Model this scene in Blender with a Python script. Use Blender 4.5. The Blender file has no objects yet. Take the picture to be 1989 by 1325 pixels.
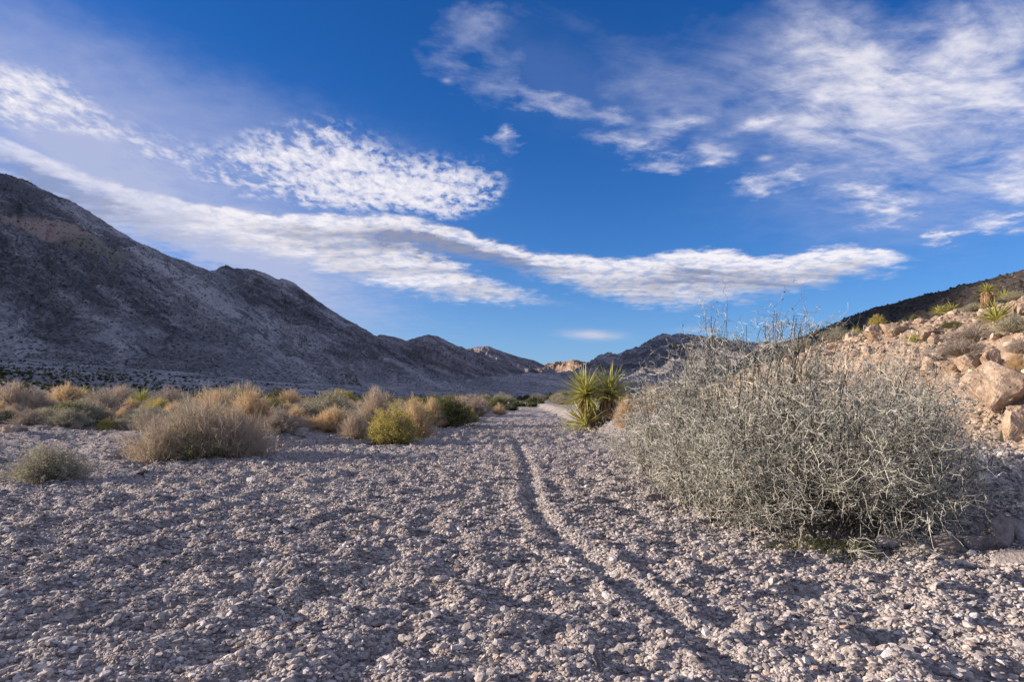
import bpy, math, random
import numpy as np
from math import radians as R, pi
from mathutils import Vector, Matrix, Euler

rng = np.random.default_rng(7)
random.seed(7)
S = bpy.context.scene
COL = S.collection
F = 1326.0; CX = 994.5; HY = 770.0; CAMH = 1.2      # focal length, centre and horizon in pixels of the 1989 px photograph

# ------------------------------------------------------------------ camera, sky, sun, exposure
cam_d = bpy.data.cameras.new('camera'); cam = bpy.data.objects.new('camera', cam_d); COL.objects.link(cam)
cam.location = (0, 0, CAMH); cam.rotation_euler = (pi/2, 0, 0)
cam_d.lens = 24.0; cam_d.sensor_width = 36.0; cam_d.shift_y = (HY-662.5)/1989.0
cam_d.clip_start = 0.05; cam_d.clip_end = 20000
S.camera = cam
SUN_EL = 13.5; SUN_AZ = -87.0                        # degrees, clockwise from straight ahead
S.view_settings.view_transform = 'Standard'; S.view_settings.look = 'None'
S.view_settings.gamma = 1.0; S.view_settings.use_curve_mapping = False
S.view_settings.exposure = 0.84
sun_d = bpy.data.lights.new('sun', 'SUN'); sun = bpy.data.objects.new('sun', sun_d); COL.objects.link(sun)
sun_d.energy = 5.0; sun_d.angle = R(0.55); sun_d.color = (1.0, 0.84, 0.69)
a, e = R(SUN_AZ), R(SUN_EL)
sdir = Vector((math.sin(a)*math.cos(e), math.cos(a)*math.cos(e), math.sin(e)))
sun.rotation_euler = sdir.to_track_quat('Z', 'Y').to_euler(); sun.location = (-60, 0, 40)

def azel(px, py):
    x, z = (px-CX)/F, (HY-py)/F
    return math.degrees(math.atan(x)), math.degrees(math.atan2(z, math.sqrt(1+x*x)))

class G:
    """node-tree helper with arithmetic on sockets"""
    def __init__(s, nt): s.nt = nt; nt.nodes.clear()
    def n(s, t, **k):
        nd = s.nt.nodes.new(t)
        for a_, v in k.items(): setattr(nd, a_, v)
        return nd
    def plug(s, v, sock):
        if isinstance(v, V): s.nt.links.new(v.s, sock)
        elif isinstance(v, bpy.types.NodeSocket): s.nt.links.new(v, sock)
        elif v is not None: sock.default_value = v
    def math(s, op, *a_, clamp=False):
        nd = s.n('ShaderNodeMath', operation=op, use_clamp=clamp)
        for i, v in enumerate(a_): s.plug(v, nd.inputs[i])
        return V(s, nd.outputs[0])
    def smooth(s, v, lo, hi):
        nd = s.n('ShaderNodeMapRange', interpolation_type='SMOOTHSTEP')
        for i, q in enumerate((v, lo, hi)): s.plug(q, nd.inputs[i])
        return V(s, nd.outputs[0])
    def rng(s, v, lo, hi, a_, b_):
        nd = s.n('ShaderNodeMapRange')
        for i, q in enumerate((v, lo, hi, a_, b_)): s.plug(q, nd.inputs[i])
        return V(s, nd.outputs[0])
    def xyz(s, x, y, z=0.0):
        nd = s.n('ShaderNodeCombineXYZ')
        for i, q in enumerate((x, y, z)): s.plug(q, nd.inputs[i])
        return V(s, nd.outputs[0])
    def noise(s, vec, scale, detail=4, rough=0.55, dist=0.0, color=False):
        nd = s.n('ShaderNodeTexNoise'); s.plug(vec, nd.inputs['Vector'])
        nd.inputs['Scale'].default_value = scale; nd.inputs['Detail'].default_value = detail
        nd.inputs['Roughness'].default_value = rough; nd.inputs['Distortion'].default_value = dist
        return V(s, nd.outputs['Color' if color else 'Fac'])
    def voro(s, vec, scale, feature='F1', out='Distance', rnd=1.0):
        nd = s.n('ShaderNodeTexVoronoi', feature=feature); s.plug(vec, nd.inputs['Vector'])
        nd.inputs['Scale'].default_value = scale; nd.inputs['Randomness'].default_value = rnd
        return V(s, nd.outputs[out])
    def mix(s, f, a_, b_, blend='MIX'):
        nd = s.n('ShaderNodeMix', data_type='RGBA', blend_type=blend)
        s.plug(f, nd.inputs[0]); 
        s.plug((*a_, 1) if isinstance(a_, tuple) and len(a_) == 3 else a_, nd.inputs[6])
        s.plug((*b_, 1) if isinstance(b_, tuple) and len(b_) == 3 else b_, nd.inputs[7])
        return V(s, nd.outputs[2])
    def vscale(s, vec, t):
        nd = s.n('ShaderNodeVectorMath', operation='MULTIPLY'); s.plug(vec, nd.inputs[0]); s.plug(t, nd.inputs[1])
        return V(s, nd.outputs[0])
    def vadd(s, vec, t):
        nd = s.n('ShaderNodeVectorMath', operation='ADD'); s.plug(vec, nd.inputs[0]); s.plug(t, nd.inputs[1])
        return V(s, nd.outputs[0])
    def ramp(s, v, pts):
        nd = s.n('ShaderNodeValToRGB'); s.plug(v, nd.inputs[0]); el = nd.color_ramp.elements
        while len(el) < len(pts): el.new(0.5)
        for q, (p, c) in zip(el, pts): q.position = p; q.color = (*c, 1)
        return V(s, nd.outputs[0])
class V:
    def __init__(s, g, sock): s.g = g; s.s = sock
    def __add__(s, o): return s.g.math('ADD', s, o)
    __radd__ = __add__
    def __sub__(s, o): return s.g.math('SUBTRACT', s, o)
    def __rsub__(s, o): return s.g.math('SUBTRACT', o, s)
    def __mul__(s, o): return s.g.math('MULTIPLY', s, o)
    __rmul__ = __mul__
    def __truediv__(s, o): return s.g.math('DIVIDE', s, o)
    def max(s, o): return s.g.math('MAXIMUM', s, o)
    def min(s, o): return s.g.math('MINIMUM', s, o)

def build_world():
    W = bpy.data.worlds.new('World'); S.world = W; W.use_nodes = True
    g = G(W.node_tree)
    sky = g.n('ShaderNodeTexSky', sky_type='NISHITA', sun_disc=False)
    sky.sun_elevation = R(SUN_EL); sky.sun_rotation = R(SUN_AZ)
    sky.altitude = 900; sky.air_density = 1.0; sky.dust_density = 0.35; sky.ozone_density = 3.0
    hs = g.n('ShaderNodeHueSaturation'); hs.inputs['Hue'].default_value = 0.50; hs.inputs['Saturation'].default_value = SKY_SAT
    hs.inputs['Value'].default_value = SKY_VAL
    W.node_tree.links.new(sky.outputs[0], hs.inputs['Color'])
    tint = g.mix(1.0, hs.outputs[0], SKY_TINT, 'MULTIPLY')
    tc = g.n('ShaderNodeTexCoord'); sep = g.n('ShaderNodeSeparateXYZ'); W.node_tree.links.new(tc.outputs['Generated'], sep.inputs[0])
    x, y, z = (V(g, sep.outputs[i]) for i in range(3))
    deg = 180/pi
    az = g.math('ARCTAN2', x, y)*deg
    el = g.math('ARCSINE', z)*deg
    zz = z.max(0.0)+0.10
    plane = g.xyz(x/zz, y/zz, 0.0)                    # the flat sheet the clouds lie in
    ns = g.noise(plane, 1.6, 6, 0.6, color=True)
    sp = g.n('ShaderNodeSeparateXYZ'); g.plug(ns, sp.inputs[0])
    w1, w2 = V(g, sp.outputs[0])-0.5, V(g, sp.outputs[1])-0.5
    nf = g.noise(plane, 9.0, 5, 0.6, color=True); sp2 = g.n('ShaderNodeSeparateXYZ'); g.plug(nf, sp2.inputs[0])
    f1, f2 = V(g, sp2.outputs[0])-0.5, V(g, sp2.outputs[1])-0.5
    azw = az+w1*9.0+f1*6.0; elw = el+w2*5.0+f2*3.4
    def curve(pts):
        nd = g.n('ShaderNodeFloatCurve'); c = nd.mapping.curves[0]
        ps = sorted(((azel(*p)[0]+60)/120, (azel(*p)[1]+10)/60) for p in pts)
        while len(c.points) < len(ps): c.points.new(0.5, 0.5)
        for q, p in zip(c.points, ps): q.location = p
        nd.mapping.update()
        g.plug((az+w1*1.5+60)/120, nd.inputs['Value'])
        return V(g, nd.outputs[0])*60-10
    def blob(px, py, rx, ry, rot, amp, wa=None, we=None):
        A, E = azel(px, py); A2, _ = azel(px+rx, py); _, E2 = azel(px, py+ry)
        sx, sy = abs(A2-A), abs(E2-E)
        c_, s_ = math.cos(R(rot)), math.sin(R(rot))
        da, de = (wa or azw)-A, (we or elw)-E
        u = (da*c_+de*s_)/sx; v = (de*c_-da*s_)/sy
        return g.math('EXPONENT', (u*u+v*v)*-1.0)*amp
    def add(L):
        t = L[0]
        for q in L[1:]: t = t+q
        return t
    # --- long lens cloud in two tongues
    top = curve([(-400,60),(-200,190),(0,258),(100,298),(190,338),(300,368),(400,388),(500,404),(620,411),(760,413),(880,438),(1000,474),(1150,496),(1250,500),(1330,482),(1420,485),(1500,492),(1600,473),(1700,475),(1790,503),(1860,516),(2300,520)])
    botB = curve([(-400,300),(0,440),(300,470),(500,480),(870,503),(950,514),(1050,545),(1150,578),(1300,598),(1400,590),(1500,572),(1620,552),(1700,535),(1790,512),(1860,512),(2300,508)])
    topL = curve([(-400,200),(0,400),(500,440),(800,470),(880,505),(950,535),(1050,575),(1150,604),(1300,640),(2300,700)])
    botA = curve([(-400,400),(0,500),(300,470),(400,475),(500,497),(600,528),(700,558),(800,577),(900,588),(1000,597),(1150,606),(1300,634),(2300,690)])
    en = elw*0.35+el*0.65
    e_hi = el+f2*1.5+w2*0.9; e_lo = el+w2*2.2+f2*2.6
    lens = g.smooth(top-e_hi, -0.05, 0.55)*g.smooth(e_lo-botB, -0.3, 1.3)
    low = g.smooth(topL-e_lo, -0.2, 1.0)*g.smooth(e_lo-botA, -0.2, 1.4)
    fine = g.noise(g.vscale(plane, (1.0, 1.5, 1.0)), 7.0, 7, 0.62, 0.4)
    band = lens.max(low)
    band = band*g.rng(g.noise(g.vscale(plane, (1.0, 0.9, 1.0)), 15.0, 5, 0.6, 0.4), 0.36, 0.56, 0.55, 1.05)
    band = band*g.smooth(az, -34.5, -20.0).max(0.55)
    # --- altocumulus field
    atop = curve([(-400,-100),(-100,40),(0,95),(90,120),(180,170),(260,235),(380,262),(520,232),(640,218),(700,248),(760,272),(850,283),(940,297),(990,325),(1015,360),(1050,372),(2300,420)])
    abot = curve([(-400,40),(0,235),(150,248),(260,290),(400,345),(500,374),(600,398),(750,410),(880,424),(940,412),(985,385),(1015,352),(1050,364),(2300,410)])
    fld = g.smooth(atop-el+w2*3.5+f2*1.6, -0.6, 3.2)*g.smooth(el-abot+w2*2.5+f2*1.6, -0.8, 1.4)
    rot = g.xyz(x/zz+y/zz*0.2, y/zz*0.6-x/zz*0.3, 0.0)
    cells = g.noise(rot, 25.0, 4, 0.6, 0.25)*0.66+g.noise(plane, 4.0, 4, 0.55)*0.34
    dens = add([blob(820,365,230,75,-8,0.20), blob(560,320,210,80,-20,0.12), blob(660,265,90,40,-10,0.06), blob(90,180,120,80,-20,0.15), blob(10,160,60,70,0,0.09), blob(220,245,140,30,-20,0.05)])
    acr = cells+dens
    acu = g.smooth(acr, 0.515, 0.70)*g.smooth(fld, 0.0, 0.75)
    # --- cirrus
    fib = g.noise(g.xyz(x/zz*1.0+y/zz*0.9, (y/zz-x/zz*0.55)*3.0, 0.0), 1.3, 7, 0.62, 0.9)
    fib2 = g.noise(plane, 3.2, 6, 0.62, 0.6)
    cb = add([blob(*b) for b in [
        (1700,120,190,75,-12,0.80),(1920,60,150,80,0,0.75),(1840,170,160,60,-20,0.45),(1950,330,90,45,-25,0.75),(1620,40,120,60,-30,0.35),
        (1690,384,62,16,-6,0.95),(1850,456,36,9,0,0.75),(1945,428,60,17,-10,0.95),(1725,412,22,9,0,0.6),(1640,235,180,70,-15,0.42),
        (1285,248,66,26,12,1.05),(1272,326,36,14,0,1.0),(1385,292,42,20,10,0.65),(1200,272,60,16,-10,0.45),(1480,348,46,15,4,0.65),(1468,226,60,17,14,0.55),(1555,338,36,11,-5,0.5),
        (1050,185,85,17,-16,0.65),(905,98,72,32,18,0.46),(925,48,60,26,0,0.34),(960,140,60,30,20,0.3),(978,266,22,22,-40,0.65),(1175,208,55,18,-18,0.45),(1330,190,130,45,-20,0.22),
        (1780,300,260,110,-15,0.42), (1960,200,80,60,-20,0.45),(1200,90,200,50,-28,0.10),(1500,130,200,90,-20,0.26)]])
    cir = cb*g.rng(fib*0.45+fib2*0.3+fine*0.25, 0.38, 0.60, 0.12, 1.45)
    cirm = (1.0-g.math('EXPONENT', (cir-0.05).max(0.0)*-1.5))*g.rng(fine, 0.3, 0.6, 0.8, 1.0)
    small = add([blob(1150,651,48,8,-3,0.85,az+f1*1.5,el+f2*0.35), blob(1487,307,13,5,0,0.7,az,el), blob(868,156,8,4,0,0.4,az,el), blob(1360,640,40,5,0,0.35,az+f1,el+f2*.3)])
    veil = add([blob(300,330,420,120,-18,0.66), blob(60,200,260,110,-10,0.26), blob(520,240,300,70,-10,0.16), blob(430,480,280,62,-20,0.62), blob(560,575,260,50,-25,0.34), blob(200,110,420,80,-12,0.14), blob(1360,220,240,90,-15,0.13), blob(1050,140,110,60,-20,0.08), blob(1700,420,260,60,-10,0.22)])*g.rng(fib2, 0.3, 0.7, 0.75, 1.15)
    # the rest of the sky carries the same broken cover of thin cloud
    outside = g.smooth(g.math('ABSOLUTE', az), 40.0, 60.0).max(g.smooth(el, 32.0, 46.0))
    other = g.smooth(fib2*0.6+g.noise(plane, 0.9, 3)*0.4, 0.34, 0.56)*outside*0.52*g.smooth(el, -2.0, 6.0)
    # --- shading of the clouds themselves (thick parts turn grey-lilac)
    grey = add([blob(860,466,200,34,-9,1.5), blob(1180,520,120,16,-8,0.45), blob(560,440,120,22,-14,0.45), blob(120,360,190,34,-18,0.95), blob(1420,545,220,24,2,0.6), blob(960,500,150,20,-12,.5)])
    gtx = g.rng(g.noise(g.xyz(x/zz*0.6, y/zz*2.4, 0.0), 2.2, 6, 0.6, 0.5), 0.38, 0.66, 0.10, 0.62)
    edge = g.smooth(top-e_hi, 0.0, 0.4)*(1.0-g.smooth(top-e_hi, 0.7, 1.9))
    shade = g.math('MINIMUM', (1.0-edge*0.9)*(grey*g.rng(fine, 0.35, 0.6, 0.7, 1.2)+gtx*0.95), 1.0)
    K = CLOUD_K; HZ = 6.4
    white = (1.0*K, 0.955*K, 0.985*K); lilac = (0.30*K, 0.315*K, 0.42*K)
    ccol = g.mix(shade, white, lilac)
    base = g.mix(g.math('EXPONENT', el.max(0.0)*-0.22)*0.85, tint, (0.29*HZ, 0.44*HZ, 0.74*HZ))
    c = g.mix(g.math('MINIMUM', veil, 0.8), base, (0.52*K, 0.55*K, 0.74*K))
    cc = g.mix(g.smooth(cir*0.5+fib2*0.9, 0.45, 1.15), (0.50*K, 0.54*K, 0.74*K), (0.98*K, 0.94*K, 0.98*K))
    c = g.mix(cirm*0.95, c, cc)
    c = g.mix(g.math('MINIMUM', band*0.93, 0.93), c, ccol)
    c = g.mix(other, c, (0.66*K, 0.68*K, 0.84*K))
    c = g.mix(acu*0.9, c, g.mix(g.smooth(acr, 0.62, 0.86), (0.66*K, 0.67*K, 0.82*K), (1.02*K, 0.98*K, 1.0*K)))
    c = g.mix(g.math('MINIMUM', small, 0.9), c, (0.62*K, 0.62*K, 0.76*K))
    bg = g.n('ShaderNodeBackground'); g.plug(c, bg.inputs[0]); bg.inputs[1].default_value = SKY_STRENGTH
    out = g.n('ShaderNodeOutputWorld'); W.node_tree.links.new(bg.outputs[0], out.inputs[0])
    W.cycles.sampling_method = 'MANUAL'; W.cycles.sample_map_resolution = 512
SKY_STRENGTH = 0.10; SKY_SAT = 1.25; SKY_VAL = 1.0; CLOUD_K = 5.6; SKY_TINT = (0.40, 0.60, 0.90)
build_world()

# ------------------------------------------------------------------ noise
def _hash(ix, iy, seed):
    h = (ix.astype(np.int64)*374761393+iy.astype(np.int64)*668265263+seed*974634777) & 0xffffffff
    h = ((h ^ (h >> 13))*1274126177) & 0xffffffff
    return ((h ^ (h >> 16)) & 0xffff)/65535.0
def vnoise(x, y, seed=0):
    ix, iy = np.floor(x), np.floor(y); fx, fy = x-ix, y-iy
    ux, uy = fx*fx*(3-2*fx), fy*fy*(3-2*fy)
    ix = ix.astype(np.int64); iy = iy.astype(np.int64)
    a_, b_, c_, d_ = _hash(ix, iy, seed), _hash(ix+1, iy, seed), _hash(ix, iy+1, seed), _hash(ix+1, iy+1, seed)
    return (a_+(b_-a_)*ux)+((c_+(d_-c_)*ux)-(a_+(b_-a_)*ux))*uy
def fbm(x, y, seed=0, oct=4, gain=0.5, ridged=False):
    x = np.asarray(x, float); y = np.asarray(y, float)
    s = np.zeros(np.broadcast(x, y).shape); amp, tot, f = 1.0, 0.0, 1.0
    for o in range(oct):
        xr, yr = x*f*0.8-y*f*0.6+17.3*o, x*f*0.6+y*f*0.8+5.1*o
        n_ = vnoise(xr, yr, seed+o*13)
        if ridged: n_ = 1-np.abs(2*n_-1)
        s += amp*n_; tot += amp; amp *= gain; f *= 2.03
    return s/tot
def sstep(v, a_, b_):
    t = np.clip((v-a_)/(b_-a_), 0, 1); return t*t*(3-2*t)

# ------------------------------------------------------------------ terrain
def gp(px, py, z=0.0):
    """ground point seen at a pixel of the photograph"""
    y = (CAMH-z)*F/(py-HY); return (px-CX)*y/F, y
TRACKS = [
    ([(1000,850),(1022,900),(1030,950),(1040,990),(1075,1035),(1150,1095),(1240,1160),(1350,1235),(1470,1325),(1560,1400),(1900,1700)], 0.085, 0.042),
    ([(1180,1045),(1250,1110),(1330,1165),(1440,1240),(1560,1330),(1900,1600)], 0.065, 0.026),
    ([(900,960),(905,1020),(860,1100),(800,1180),(690,1325),(500,1600)], 0.10, 0.008),
    ([(1200,880),(1230,960),(1290,1040),(1400,1120),(1600,1210),(1989,1330)], 0.09, 0.010),
    ([(-300,1200),(0,1150),(180,1080),(330,1020),(520,970),(700,920),(880,880)], 0.10, 0.020),
    ([(-300,1120),(0,1075),(160,1030),(300,985),(480,945)], 0.09, 0.018),
    ([(-300,1400),(0,1290),(200,1180),(420,1090),(620,1020),(830,950)], 0.10, 0.018),
    ([(100,1600),(250,1400),(480,1230),(690,1120),(840,1010),(930,930)], 0.10, 0.018)]
def seg_dist(x, y, P):
    """distance and side of points to a polyline"""
    best = np.full(x.shape, 1e9)
    for (x0, y0), (x1, y1) in zip(P[:-1], P[1:]):
        dx, dy = x1-x0, y1-y0; t = np.clip(((x-x0)*dx+(y-y0)*dy)/(dx*dx+dy*dy), 0, 1)
        d = np.hypot(x-(x0+t*dx), y-(y0+t*dy)); best = np.minimum(best, d)
    return best
TP = [([gp(*p) for p in P], w, d) for P, w, d in TRACKS]
def smooth_poly(P, n=6):
    P = np.array(P); t = np.arange(len(P)); tt = np.linspace(0, len(P)-1, (len(P)-1)*n+1)
    out = []
    for c in range(2):
        m = np.gradient(P[:, c]); i = np.minimum(tt.astype(int), len(P)-2); f = tt-i
        out.append((2*f**3-3*f**2+1)*P[i, c]+(f**3-2*f**2+f)*m[i]+(-2*f**3+3*f**2)*P[i+1, c]+(f**3-f**2)*m[i+1])
    return list(zip(*out))
TP = [(smooth_poly(P, 4), w, d) for P, w, d in TP]
toe_y = [-50, 0, 3, 5, 5.6, 8, 10, 12, 16, 22, 28, 45, 80, 200, 600]
toe_x = [9, 6.4, 5.6, 6.0, 7.0, 8.0, 8.0, 8.4, 8.4, 7.6, 7.4, 11.5, 24, 60, 160]
left_y = [-50, 0, 6, 9, 11, 13.5, 17, 22, 27, 35, 45, 60, 100, 300]
left_x = [-8, -8, -8.2, -8.2, -8.0, -7.4, -3.6, -3.0, -2.4, -2.0, -1.5, -1.0, 0.5, 2]
def ground_z(x, y, fine=True):
    x = np.asarray(x, float); y = np.asarray(y, float)
    r = np.hypot(x, y)
    z = np.zeros(np.broadcast(x, y).shape)
    toe = np.interp(y, toe_y, toe_x)
    # right-hand slope
    wob = (fbm(x*0.22, y*0.22, 5, 3)-0.5)*2.0
    u = np.maximum(x-toe+wob*0.8, 0)
    zr = 5.7*(1-np.exp(-u/8.5))
    zr = zr*(1+0.25*(fbm(x*0.35, y*0.35, 9, 4)-0.5))
    lump = (fbm(x*0.9, y*0.9, 21, 4, 0.55)-0.45)*0.85+(fbm(x*2.6, y*2.6, 22, 4, 0.55, True)-0.5)*0.42
    z += zr+lump*sstep(u, 0.1, 2.0)*np.exp(-r/90)
    z += 0.05*np.maximum(u-25, 0)*sstep(u, 25, 60)
    # low bank with a rock edge on the right
    edge = 5.55+0.25*np.sin(x*2.3)+(x-3.2)*0.12
    bank = sstep(y, edge, edge+0.35)*sstep(x, 2.7, 3.6)
    z += bank*(0.24+0.03*np.clip(y-5.5, 0, 5))
    # left bank
    lx = np.interp(y, left_y, left_x)
    v = np.maximum(lx-x+(fbm(x*0.4, y*0.4, 31, 3)-0.5)*1.6, 0)
    z += (0.20*(1-np.exp(-v/0.7))+0.25*(1-np.exp(-v/9)))*sstep(y, 9, 15)
    z += sstep(v, 0, 2)*(fbm(x*0.6, y*0.6, 33, 4)-0.5)*0.35*sstep(y, 8, 14)
    far = np.maximum(-x-40, 0)
    z += 0.085*far*sstep(far, 0, 60)
    z += (fbm(x/60, y/60, 41, 4)-0.5)*7*sstep(r, 90, 400)
    z += np.maximum(y-300, 0)*0.006
    if not fine: return z
    bed = 1-np.clip(sstep(u, 0, 1.2)+sstep(v, 0, 1.5)*0.7, 0, 1)
    # trampled hummocks and ripples
    wx = x+0.25*(fbm(x*1.3, y*1.3, 51, 2)-0.5); wy = y+0.25*(fbm(x*1.3, y*1.3, 52, 2)-0.5)
    h = (fbm(wx*5.0, wy*6.2, 53, 3, 0.5)-0.5)
    h2 = fbm(wx*1.3, wy*1.5, 57, 2)-0.5
    near = np.exp(-(r/45)**2)*0.75+0.25
    dm = seg_dist(x, y, TP[0][0]) if x.ndim else 9.0
    calm = 1-0.75*np.exp(-(dm/0.20)**2)
    z += calm*(1+0.9*sstep(r, 9, 20))*(h*0.165*(0.8+0.4*sstep(fbm(x*0.35, y*0.35, 59, 2), 0.25, 0.65))+h2*0.022)*(0.25+0.75*bed)*near
    m = r < 60
    if m.any():
        xm, ym = x[m], y[m]; dz = np.zeros(xm.shape)
        for P, w, d in TP:
            D = seg_dist(xm, ym, P)
            D = D+(fbm(xm*3, ym*3, 71, 2)-0.5)*w*0.9
            dz += -d*np.exp(-(D/w)**2)+d*0.55*np.exp(-((D-2.0*w)/(w*0.8))**2)
        z[m] += dz
    mn = r < 30
    if mn.any():
        z[mn] += ((fbm(x[mn]*11, y[mn]*11, 61, 3, 0.6)-0.5)*0.040)*np.exp(-r[mn]/25)
    return z

def hit(px, py):
    ys = np.linspace(6, 60, 1100); z = ground_z((px-CX)*ys/F, ys)
    ray = CAMH+(HY-py)*ys/F; k = np.nonzero(z > ray)[0]
    return float(ys[k[0]]) if len(k) else float(ys[np.argmax((z-CAMH)/ys)])
def mesh_grid(name, X, Y, Z, smooth=True, wrap=False):
    n, m = X.shape
    co = np.stack([X, Y, Z], -1).reshape(-1, 3).astype(np.float32)
    i, j = np.meshgrid(np.arange(n-1), np.arange(m-1), indexing='ij')
    q = np.stack([i*m+j, i*m+j+1, (i+1)*m+j+1, (i+1)*m+j], -1).reshape(-1, 4)
    return mesh_np(name, co, q, smooth)
def mesh_np(name, co, faces, smooth=False, mats=None):
    me = bpy.data.meshes.new(name); k = faces.shape[1]
    me.vertices.add(len(co)); me.vertices.foreach_set('co', np.asarray(co, np.float32).ravel())
    me.loops.add(faces.size); me.loops.foreach_set('vertex_index', faces.ravel().astype(np.int32))
    me.polygons.add(len(faces)); me.polygons.foreach_set('loop_start', (np.arange(len(faces))*k).astype(np.int32))
    me.update(calc_edges=True)
    me.polygons.foreach_set('use_smooth', np.full(len(faces), smooth))
    me.update()
    return me
def link(name, data, mat=None, parent=None, loc=None, **props):
    o = bpy.data.objects.new(name, data); COL.objects.link(o)
    if mat is not None and data is not None and not data.materials: data.materials.append(mat)
    if parent is not None: o.parent = parent
    if loc is not None: o.location = loc
    for k, v in props.items(): o[k] = v
    return o

# ------------------------------------------------------------------ materials
def mat_new(name):
    m = bpy.data.materials.new(name); m.use_nodes = True; g = G(m.node_tree)
    b = g.n('ShaderNodeBsdfPrincipled'); o = g.n('ShaderNodeOutputMaterial')
    m.node_tree.links.new(b.outputs[0], o.inputs[0]); b.inputs['Roughness'].default_value = 0.9
    b.inputs['Specular IOR Level'].default_value = 0.2
    return m, g, b
def pos(g):
    return V(g, g.n('ShaderNodeNewGeometry').outputs['Position'])
def bump(g, b, h, strength, dist):
    nd = g.n('ShaderNodeBump'); nd.inputs['Strength'].default_value = strength; nd.inputs['Distance'].default_value = dist
    g.plug(h, nd.inputs['Height']); g.nt.links.new(nd.outputs[0], b.inputs['Normal'])

def m_ground():
    m, g, b = mat_new('gravel_ground'); P = pos(g)
    sep = g.n('ShaderNodeSeparateXYZ'); g.plug(P, sep.inputs[0]); x, y, z = (V(g, sep.outputs[i]) for i in range(3))
    big = g.noise(P, 0.35, 4); mid = g.noise(P, 3.0, 5, 0.6); vor = g.voro(P, 34.0, out='Color')
    sv = g.n('ShaderNodeSeparateXYZ'); g.plug(vor, sv.inputs[0]); rv = V(g, sv.outputs[0])
    c = g.ramp(rv, [(0.0, (0.16,0.145,0.15)), (0.45, (0.34,0.305,0.295)), (0.8, (0.47,0.425,0.40)), (1.0, (0.58,0.54,0.52))])
    c = g.mix(g.smooth(mid, 0.35, 0.7)*0.5, c, (0.30,0.245,0.205))
    # soil of the banks
    soil = g.ramp(g.noise(P, 1.3, 6, 0.65), [(0.3, (0.17,0.14,0.12)), (0.6, (0.30,0.25,0.21)), (0.8, (0.40,0.35,0.30))])
    right = g.smooth(x-g.rng(y, 5.0, 12.0, 3.4, 7.4).min(7.4), 0.0, 1.6)
    tan = g.ramp(g.noise(P, 2.2, 8, 0.7), [(0.28, (0.24,0.18,0.135)), (0.5, (0.43,0.325,0.235)), (0.7, (0.57,0.455,0.345))])
    c = g.mix(right*g.smooth(y, 9.0, 12.0)*(1.0-g.smooth(y, 42.0, 62.0)), c, tan)
    lft = g.smooth(x*-1.0, 3.0, 9.0)*g.smooth(y, 12.0, 22.0)
    c = g.mix(lft*0.7, c, soil)
    # bajada: pale ground dotted with dark scrub
    dots = g.smooth(g.voro(P, 0.34), 0.20, 0.34)
    far = g.smooth(y, 70.0, 140.0)
    bj = g.mix(g.smooth(g.noise(P, 0.06, 8, 0.75), 0.38, 0.62), (0.13,0.12,0.12), (0.38,0.35,0.35))
    bj = g.mix(g.math('SUBTRACT', 1.0, dots)*0.85, bj, (0.05,0.05,0.04))
    c = g.mix(far, c, bj)
    g.plug(c, b.inputs['Base Color'])
    peb = g.voro(P, 42.0, 'F1'); peb2 = g.voro(P, 95.0, 'F1')
    h = (1.0-peb)*0.022+(1.0-peb2)*0.008+g.noise(P, 18.0, 4, 0.6)*0.02
    bump(g, b, h, 1.0, 1.0)
    return m
def m_pebble(name='pebble', tan=False):
    m, g, b = mat_new(name)
    oi = g.n('ShaderNodeObjectInfo'); r = V(g, oi.outputs['Random'])
    if tan: pts = [(0.0,(0.22,0.17,0.135)),(0.4,(0.39,0.295,0.22)),(0.8,(0.51,0.405,0.31)),(1.0,(0.62,0.54,0.46))]
    else: pts = [(0.0,(0.18,0.165,0.17)),(0.3,(0.36,0.325,0.315)),(0.6,(0.52,0.47,0.44)),(0.86,(0.64,0.585,0.54)),(0.95,(0.46,0.35,0.28)),(0.97,(0.74,0.71,0.69))]
    c = g.ramp(r, pts)
    tc = g.n('ShaderNodeTexCoord'); O = V(g, tc.outputs['Object'])
    n_ = g.noise(O, 3.0, 4, 0.6)
    c = g.mix(1.0, c, g.ramp(n_, [(0.3,(0.72,0.72,0.72)),(0.7,(1.12,1.1,1.08))]), 'MULTIPLY')
    g.plug(c, b.inputs['Base Color']); bump(g, b, g.noise(O, 9.0, 4, 0.6), 0.4, 0.12)
    return m
def m_rock(name, c0, c1, c2, sc=1.0):
    m, g, b = mat_new(name); P = pos(g)
    oi = g.n('ShaderNodeObjectInfo'); r = V(g, oi.outputs['Random'])
    n1 = g.noise(P, 2.0*sc, 6, 0.65); n2 = g.noise(P, 11.0*sc, 6, 0.7)
    c = g.ramp(n1*0.6+n2*0.4, [(0.38, c0), (0.5, c1), (0.61, c2)])
    pit = g.smooth(g.voro(P, 9.0*sc), 0.04, 0.30)
    c = g.mix((1.0-pit)*0.5, c, tuple(v*0.35 for v in c0))
    c = g.mix(1.0, c, g.mix(r, (0.82,0.80,0.80), (1.12,1.08,1.04)), 'MULTIPLY')
    g.plug(c, b.inputs['Base Color'])
    h = n2*0.05+g.noise(P, 35.0*sc, 4, 0.6)*0.02+pit*0.02
    bump(g, b, h, 0.9, 1.0/sc)
    return m
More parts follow.
